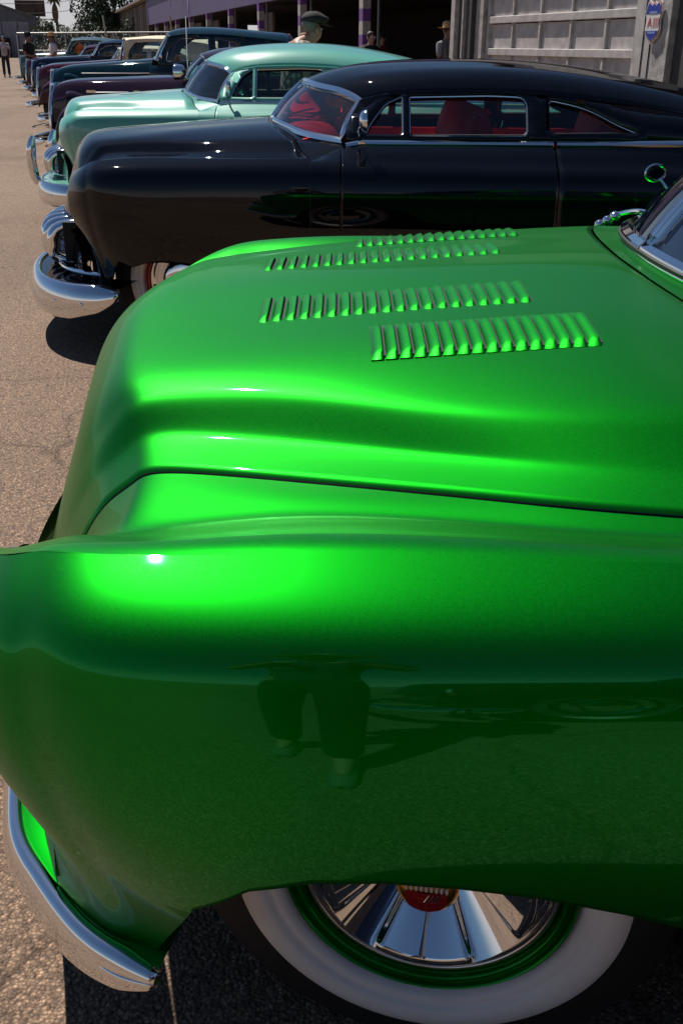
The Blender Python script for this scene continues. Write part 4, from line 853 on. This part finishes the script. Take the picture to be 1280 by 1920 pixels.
for k in range(90):
    x = k * .18; mesh_.tube([(x, .05 * x, .1), (min(x + 1.8, 16), .05 * x + .09, 1.98)], .004, 3, cap=False); mesh_.tube([(x, .05 * x, 1.98), (min(x + 1.8, 16), .05 * x + .09, .1)], .004, 3, cap=False)
tag(mesh_.build('wire_mesh', M_PIPE, FN, False), kind='stuff')
for x in (4.9, 8.6): tube('stake', [(x, .3, 1.6), (x - .12, .3, 2.9)], .05, mat('pale_stake', (.5, .46, .4), .7), FN)
# dark clutter stacked behind the fence
for k in range(9):
    x = -17.5 + k * 1.7; h = .7 + .5 * ((k * 37) % 5) / 5
    o = empty('scrap_pallet_stack', (x, 64 + (k % 3) * .7, 0), .1 * k, 'dark stack of crates and scrap behind the fence, number %d counted from the left' % (k + 1) if False else ['leftmost', 'second', 'third', 'fourth', 'middle', 'sixth', 'seventh', 'eighth', 'rightmost'][k] + ' dark stack of crates along the pipe fence', 'crates', 'scrap stacks behind the fence')
    for j in range(4): MB().box((0, 0, h * (j + .5) / 4), (1.2 - .1 * (j % 2), .9, h / 4 * .9)).build('crate', mat('scrap_%d' % (j % 3), [(.05, .035, .03), (.09, .06, .05), (.03, .03, .04)][j % 3], .8, noise=.4, nscale=3), o, False)

# SLOW sign
SL = empty('slow_sign', (-8.62, 36.2, 0), R(-12), 'orange diamond SLOW sign standing among the far cars', 'sign')
dm = [(-.22, 0), (0, -.22), (.22, 0), (0, .22)]
MB().add([(x, -.02, 1.28 + z) for x, z in dm] + [(x, 0, 1.28 + z) for x, z in dm], [(0, 1, 2, 3), (7, 6, 5, 4), (0, 4, 5, 1), (1, 5, 6, 2), (2, 6, 7, 3), (3, 7, 4, 0)]).build('diamond_plate', mat('orange_sign', (.55, .14, .01), .5), SL, False)
tube('border', [(x * .9, -.024, 1.28 + z * .9) for x, z in dm], .006, M_DARK, SL, 4, True)
letters('lettering', 'SLOW', .13, (0, -.024, 1.28), M_DARK, SL, (R(90), 0, 0))
tube('pole', [(0, .01, 0), (0, .01, 1.3)], .02, M_PIPE, SL)

# ------------------------------------------------------------------ trees
def leaf_mat(name, c):
    m = mat(name, c, .55, noise=.35, nscale=.6); return m
def tree(name, label, loc, blobs, nl, size, m, trunk_h, tr=.25, group='trees beyond the lot'):
    t = empty(name, loc, 0, label, 'tree', group)
    tk = MB(); tk.tube(spl([(0, 0, 0), (.1, .05, trunk_h * .5), (-.05, .1, trunk_h)], 10), np.linspace(tr, tr * .55, 10), 8)
    for bx_, by, bz, rx, ry, rz in blobs: tk.tube(spl([(0, 0, trunk_h * .75), (bx_ * .5, by * .5, (trunk_h + bz) / 2), (bx_, by, bz)], 8), np.linspace(tr * .45, tr * .08, 8), 6)
    tk.build('trunk', mat('bark', (.06, .045, .035), .9, noise=.4), t)
    V = []; F_ = []
    for bx_, by, bz, rx, ry, rz in blobs:
        for k in range(nl):
            d = rng.normal(size=3); d /= np.linalg.norm(d); r_ = rng.random() ** .4 * (1 + .18 * math.sin(5 * d[0] + 3 * d[2]))
            c = np.array((bx_, by, bz)) + d * np.array((rx, ry, rz)) * r_
            u = rng.normal(size=3); u /= np.linalg.norm(u); v = np.cross(u, rng.normal(size=3)); v /= np.linalg.norm(v); s_ = size * (.6 + .8 * rng.random()); n0 = len(V)
            V += [c - u * s_, c - v * s_ * .5, c + u * s_, c + v * s_ * .5]; F_.append((n0, n0 + 1, n0 + 2, n0 + 3))
    mk('crown', V, F_, m, t, False); return t
LM1, LM2 = leaf_mat('dark_leaves', (.035, .060, .020)), leaf_mat('olive_leaves', (.07, .085, .03))
tree('shade_tree', 'large dark shade tree behind the board shed', (-25, 128, 0), [(-3.2, 0, 5.2, 2.6, 2.6, 2.2), (0, 0, 6.4, 3.4, 3, 2.8), (3.4, 0, 5.4, 2.8, 2.6, 2.3), (1.2, 0, 3.9, 3.6, 2.6, 1.5), (-2.2, -1, 3.6, 2.4, 2, 1.3), (4.6, 0, 7.2, 2.0, 2, 1.6), (-1.4, 0, 8.2, 2.4, 2.2, 1.6)], 1500, .20, LM1, 3.6, .35)
tree('olive_bush', 'olive green bushy tree beside the grey shed', (-30.4, 118, 0), [(0, 0, 2.2, 1.9, 1.6, 1.5), (-1.2, 0, 2.8, 1.2, 1.2, 1.0), (1.5, 0, 1.8, 1.3, 1.2, 1.2)], 800, .13, LM2, 1.4, .15)
tree('thin_shrub', 'thin dark shrub under the palm', (-29.2, 122, 0), [(0, 0, 2.0, 1.2, 1.2, 1.5), (.6, 0, 3.0, .8, .8, 1.1), (2.0, 0, 1.6, 1.4, 1.2, 1.2)], 500, .12, LM1, 1.6, .12)
tree('hedge_tree', 'dark low tree filling the gap behind the fence', (-21, 104, 0), [(-2.4, 0, 1.8, 2.6, 1.4, 1.6), (1.6, 0, 2.0, 2.6, 1.4, 1.6), (-6.4, 0, 1.4, 2.2, 1.4, 1.2)], 800, .15, LM1, 1.2, .15)
PT = empty('palm_tree', (-49.4, 192, 0), 0, 'tall thin fan palm against the pale sky', 'tree', 'trees beyond the lot')
tube('trunk', spl([(0, 0, 0), (.15, 0, 4), (0, 0, 8.6)], 12), np.linspace(.28, .2, 12), mat('bark', (.06, .045, .035), .9), PT)
MB().ball((0, 0, 6.2), (.55, .55, 1.5), 10, 8).build('dead_skirt', mat('dry_fronds', (.10, .075, .045), .9, noise=.4), PT)
pv = MB()
for k in range(46):
    a = rng.random() * 2 * np.pi; e = rng.uniform(-.8, 1.2); L_ = rng.uniform(1.3, 1.9); d = np.array((math.cos(a) * math.cos(e), math.sin(a) * math.cos(e), math.sin(e))); sd_ = np.cross(d, (0, 0, 1.)); sd_ /= np.linalg.norm(sd_) + 1e-6; c = np.array((0, 0, 8.6))
    pv.add([c, c + d * L_ * .6 + sd_ * .35, c + d * L_ - np.array((0, 0, .3)), c + d * L_ * .6 - sd_ * .35], [(0, 1, 2, 3)])
pv.build('fronds', LM1, PT, False)
UP = empty('utility_pole', (-30.6, 150, 0), 0, 'utility pole with sagging wires above the tree', 'pole')
tube('mast', [(0, 0, 0), (0, 0, 11)], .16, mat('bark', (.06, .045, .035), .9), UP)
for z in (5.4, 6.6, 7.6): tube('wire', spl([(0, 0, z + 1.6), (-10, 6, z), (-24, 14, z + .4)], 14), .03, M_DARK, UP, 4)
# ------------------------------------------------------------------ people
def skin(name, J, E_, m, parent, root=0, sub=2):
    me = bpy.data.meshes.new(name); me.from_pydata([j[:3] for j in J], E_, []); me.materials.append(m)
    o = bpy.data.objects.new(name, me); col.objects.link(o); o.parent = parent
    sk = o.modifiers.new('skin', 'SKIN'); sk.use_smooth_shade = True
    if not me.skin_vertices: bpy.context.view_layer.objects.active = o
    lay = me.skin_vertices[0].data if len(me.skin_vertices) else None
    if lay is None:
        bm = bmesh.new(); bm.from_mesh(me); bm.verts.layers.skin.verify(); bm.to_mesh(me); bm.free(); lay = me.skin_vertices[0].data
    for i, j in enumerate(J):
        r_ = j[3]; lay[i].radius = (r_, r_ * (j[4] if len(j) > 4 else 1)); lay[i].use_root = (i == root)
    sb = o.modifiers.new('sub', 'SUBSURF'); sb.levels = sub; sb.render_levels = sub
    return o
M_SKIN = mat('skin', (.42, .22, .15), .5); M_SKIN2 = mat('tanned_skin', (.27, .13, .085), .5)
def person(name, label, loc, rz, sh, tr, hat=None, skinm=M_SKIN, lean=0., arms=((.22, -.05, 1.12, .20, -.20, 1.0),) * 2, shorts=False, height=1.75, stride=.06, hair=(.05, .035, .03), bow=0., shoes=M_DARK):
    """faces -y; z up; arms give elbow and wrist (x, y, z, x, y, z) for the left and right side"""
    k = height / 1.75; t = empty(name, loc, rz, label, 'person'); t.scale = (k, k, k)
    ly = -lean
    def up(x, y, z): return (x, y + ly * max(0, (z - .95)) / .6, z - abs(lean) * .25 * max(0, z - .95))
    hx = up(0, -.02 - bow * .12, 1.60 - bow * .05)
    J = [(*up(0, 0, .98), .13, .8), (*up(0, 0, 1.15), .12, .8), (*up(0, .0, 1.36), .14, .7), (*up(0, .01, 1.47), .06), (hx[0], hx[1], hx[2] - .06, .068), (hx[0], hx[1] - .005, hx[2] + .03, .098), (hx[0], hx[1] + .01, hx[2] + .12, .062), (hx[0], hx[1] - .105, hx[2] - .005, .012)]
    E_ = [(0, 1), (1, 2), (2, 3), (3, 4), (4, 5), (5, 6), (5, 7)]; A = []
    for s, a in zip((-1, 1), arms):
        n0 = len(J); sp = up(s * .19, .0, 1.40); J += [(*sp, .06), (*up(s * a[0], a[1], a[2]), .045), (*up(s * a[3], a[4], a[5]), .034), (*up(s * (a[3] - .01), a[4] - .05, a[5] - .05), .036, .6), (*up(s * (a[3] - .015), a[4] - .10, a[5] - .085), .022, .8), (*up(s * (a[3] - .05), a[4] - .06, a[5] - .035), .014)]
        E_ += [(2, n0), (n0, n0 + 1), (n0 + 1, n0 + 2), (n0 + 2, n0 + 3), (n0 + 3, n0 + 4), (n0 + 2, n0 + 5)]; A.append((sp, up(s * a[0], a[1], a[2]), up(s * a[3], a[4], a[5])))
    LG = []
    for s in (-1, 1):
        n0 = len(J); f = s * stride; J += [(s * .09, 0, .90, .09), (s * .105, f * .5 - .02, .50, .06), (s * .11, f + .02, .10, .042), (s * .115, f - .12, .04, .035, .7)]
        E_ += [(0, n0), (n0, n0 + 1), (n0 + 1, n0 + 2), (n0 + 2, n0 + 3)]; LG.append(J[n0:n0 + 4])
    skin('body', J, E_, skinm, t)
    S = [(*up(0, 0, .86), .165, .85), (*up(0, 0, 1.15), .15, .8), (*up(0, .0, 1.36), .165, .72), (*up(0, .012, 1.50), .088)]; SE = [(0, 1), (1, 2), (2, 3)]
    for sp, el, wr in A:
        n0 = len(S); S += [(*sp, .082), (*((np.array(sp) * .25 + np.array(el) * .75)), .066)]; SE += [(2, n0), (n0, n0 + 1)]
    skin('shirt', S, SE, sh, t)
    T = [(0, 0, 1.02, .14, .8), (0, 0, .90, .12, .8)]; TE = [(0, 1)]
    for L_ in LG:
        n0 = len(T); T += [(L_[0][0], 0, .84, .105), (L_[1][0], L_[1][1], .52, .088 if shorts else .078)] + ([] if shorts else [(L_[2][0], L_[2][1], .09, .068)]); TE += [(1, n0), (n0, n0 + 1)] + ([] if shorts else [(n0 + 1, n0 + 2)])
    skin('trousers', T, TE, tr, t)
    for L_ in LG:
        x, y = L_[2][0], L_[2][1]; P = np.array([[(x + dx * .045, y + .05, z) for dx, z in ((-1, .0), (-1, .07), (0, .10), (1, .07), (1, .0))], [(x + dx * .05, y - .06, z) for dx, z in ((-1, .0), (-1, .06), (0, .085), (1, .06), (1, .0))], [(x + dx * .045, y - .17, z) for dx, z in ((-1, .0), (-1, .04), (0, .055), (1, .04), (1, .0))], [(x + dx * .01, y - .21, z) for dx, z in ((-1, .0), (-1, .02), (0, .03), (1, .02), (1, .0))]])
        MB().grid(surf(P, 10, 11)).build('shoe', shoes, t)
    c = np.array(hx) + np.array((0, .0, .055))
    hm = mat('hair_%d' % int(sum(hair) * 1000), hair, .6)
    MB().ball(c + np.array((0, .034, .018)), (.090, .086, .088), 16, 10).build('hair', hm, t)
    for s in (-1, 1):
        MB().ball((c[0] + s * .098, c[1] + .0, c[2] - .04), (.012, .02, .032), 8, 6).build('ear', skinm, t)
        MB().ball((c[0] + s * .035, c[1] - .082, c[2] - .022), (.014, .008, .009), 8, 6).build('eye', M_WHITE, t)
    MB().ball((c[0], c[1] - .078, c[2] - .095), (.028, .010, .008), 8, 6).build('mouth', mat('lips', (.25, .08, .07), .5), t)
    if hat == 'cap':
        b = MB(); b.lathe(spl([(.112, -.015), (.117, .02), (.10, .075), (.06, .10), (.001, .105)], 12), 20, 'z', c + np.array((0, .005, .045)))
        b.add([(c[0] - .08, c[1] - .08, c[2] + .04), (c[0] - .06, c[1] - .19, c[2] + .02), (c[0] + .06, c[1] - .19, c[2] + .02), (c[0] + .08, c[1] - .08, c[2] + .04), (c[0], c[1] - .21, c[2] + .028)], [(0, 1, 4, 2, 3)])
        b.build('cap', mat('black_cap_cloth', (.012, .012, .013), .85), t)
    if hat == 'flat':
        P = []
        for i, a in enumerate(np.linspace(0, 2 * np.pi, 24, endpoint=False)):
            fr = max(0, -math.sin(a)); r0 = .102 + .04 * fr; P.append(spl([(r0 * math.cos(a), r0 * math.sin(a), .0 - .01 * fr), ((r0 + .02) * math.cos(a), (r0 + .025) * math.sin(a), .03), ((r0 + .01) * math.cos(a) * .95, (r0 + .01) * math.sin(a) * .95, .075 - .02 * fr), (.05 * math.cos(a), .05 * math.sin(a), .105), (0.001 * math.cos(a), .001 * math.sin(a), .107)], 12))
        MB().grid(np.array(P) + c + np.array((0, -.005, .035)), closed_u=True, flip=True).build('cap', mat('black_cap_cloth', (.012, .012, .013), .85, noise=.3, nscale=30, bump=.3, bscale=80), t)
        MB().add([(c[0] - .09, c[1] - .10, c[2] + .03), (c[0] - .07, c[1] - .20, c[2] + .005), (c[0], c[1] - .225, c[2] + .0), (c[0] + .07, c[1] - .20, c[2] + .005), (c[0] + .09, c[1] - .10, c[2] + .03)], [(0, 1, 2, 3, 4)]).build('cap_peak', mat('black_cap_cloth', (.012, .012, .013), .85), t)
    if hat in ('straw', 'white'):
        m = mat('straw', (.45, .30, .16), .8, noise=.3, nscale=30) if hat == 'straw' else mat('white_hat', (.75, .74, .72), .7)
        b = MB(); b.lathe(spl([(.21, .0), (.17, -.012), (.115, .0), (.11, .05), (.095, .10), (.05, .115), (.001, .11)], 16), 24, 'z', c + np.array((0, 0, .045))); b.build('hat', m, t)
    return t
M_TEE = mat('black_shirt', (.012, .011, .012), .85); M_KHAKI = mat('khaki_cloth', (.22, .15, .10), .85); M_WTEE = mat('white_shirt', (.70, .66, .70), .8); M_GTEE = mat('grey_print_shirt', (.42, .40, .42), .8, noise=.5, nscale=14); M_JEAN = mat('dark_jeans', (.015, .018, .028), .85); M_BLU = mat('pale_blue_shirt', (.35, .42, .55), .8)
def plaid():
    m = bpy.data.materials.new('plaid_shirt'); m.use_nodes = True; n = m.node_tree.nodes; l = m.node_tree.links; b = n['Principled BSDF']; tc = n.new('ShaderNodeTexCoord'); prev = None
    mp = n.new('ShaderNodeMapping'); mp.inputs['Rotation'].default_value = (.3, .5, .4); l.new(tc.outputs['Object'], mp.inputs[0])
    col0 = (.52, .43, .38, 1)
    for ax, s in (('X', 17.), ('Z', 17.), ('Y', 17.)):
        w_ = n.new('ShaderNodeTexWave'); w_.bands_direction = ax; w_.inputs['Scale'].default_value = s / 6.28 * 2; l.new(mp.outputs[0], w_.inputs[0])
        r = n.new('ShaderNodeValToRGB'); r.color_ramp.elements[0].position = .25; r.color_ramp.elements[0].color = (.30, .25, .25, 1); r.color_ramp.elements[1].position = .5; r.color_ramp.elements[1].color = (1, 1, 1, 1); l.new(w_.outputs[0], r.inputs[0])
        x = n.new('ShaderNodeMix'); x.data_type = 'RGBA'; x.blend_type = 'MULTIPLY'; x.inputs[0].default_value = .85
        if prev is None: x.inputs[6].default_value = col0
        else: l.new(prev, x.inputs[6])
        l.new(r.outputs[0], x.inputs[7]); prev = x.outputs[2]
    l.new(prev, b.inputs['Base Color']); b.inputs['Roughness'].default_value = .85; return m
FRONT = ((.24, -.02, 1.13, .10, -.22, 1.08), (.24, -.02, 1.13, .10, -.22, 1.08))
person('person', 'person in a black T-shirt, cap and khaki trousers standing on the asphalt', (-10.35, 36.4, 0), R(70), M_TEE, M_KHAKI, 'cap', M_SKIN2, arms=FRONT, shoes=mat('black_shoe', (.02, .02, .02), .5))
person('person', 'person in a grey printed shirt and dark jeans at the left edge', (-15.9, 51.9, 0), R(15), M_GTEE, M_JEAN, None, M_SKIN2, arms=((.30, -.05, 1.16, .32, -.25, 1.12), (.25, 0, 1.12, .22, -.12, .92)), stride=.10)
person('person', 'person in a white T-shirt and straw hat beside the far cars', (-9.6, 36.6, 0), R(-60), M_WTEE, M_JEAN, 'straw', M_SKIN2, arms=FRONT, height=1.74)
person('person', 'person in a black flat cap and plaid shirt bending between mint and plum cars', (-.60, 11.72, 0), R(118), plaid(), M_JEAN, 'flat', M_SKIN, lean=.16, bow=.8, height=1.80, hair=(.16, .13, .115))
person('person', 'person with a shaved head in a pale blue shirt behind the flat cap man', (-1.45, 28.5, 0), R(150), M_BLU, M_JEAN, None, M_SKIN2, height=1.72, hair=(.24, .12, .08))
person('person', 'person in a small straw hat standing near the shop posts', (-1.06, 29.2, 0), R(-150), M_KHAKI, M_JEAN, 'straw', M_SKIN, height=1.70)
person('person', 'person in a straw cowboy hat and white shirt in the dark doorway', (2.02, 22.3, 0), R(40), mat('shaded_white_shirt', (.25, .25, .28), .8), M_TEE, 'straw', M_SKIN2, height=1.86)  # white shirt given a dim grey colour for the doorway shade
person('person', 'person reaching out an arm in the dark shop bay', (.55, 24.6, 0), R(30), M_TEE, M_JEAN, None, M_SKIN, arms=((.36, -.2, 1.35, .55, -.35, 1.2), FRONT[1]), height=1.75)
person('person', 'person in dark clothes inside the shop behind the purple post', (.95, 29.0, 0), R(20), mat('dull_red_shirt', (.10, .02, .02), .8), M_JEAN, 'cap', M_SKIN2, height=1.74)
person('person', 'photographer in a white hat and dark clothes, mirrored in the green fender', (-.16, -.46, 0), R(180), mat('dark_blue_shirt', (.03, .04, .07), .8), M_TEE, 'white', M_SKIN, arms=((.28, -.02, 1.2, .09, -.14, 1.42), (.28, -.02, 1.2, .09, -.14, 1.42)), shorts=False, height=1.80, stride=.16, shoes=mat('pale_shoe', (.16, .15, .13), .6))
NB = empty('custom_car', (.75, -2.35, 0), 0, 'dark blue coupe behind the photographer, seen only as a reflection', 'car', 'custom cars parked in the row')
sled(NB, M_NAVY, dict(cab=mk_cab(.01, 1.1, M_NAVY, M_DARK, wins_std(M_GLASS, M_CHROME), G_DK, .02), rim=M_NAVY, belt_dz=.01, nh=60, fender_shift=.05, nose_shift=.1))
bumper(NB, BOUT, [(-.022, .335), (-.020, .348), (-.010, .356), (.005, .353), (.018, .338), (.030, .308), (.036, .265), (.034, .225), (.024, .192), (.004, .175)], z0=.37, endz=.6)
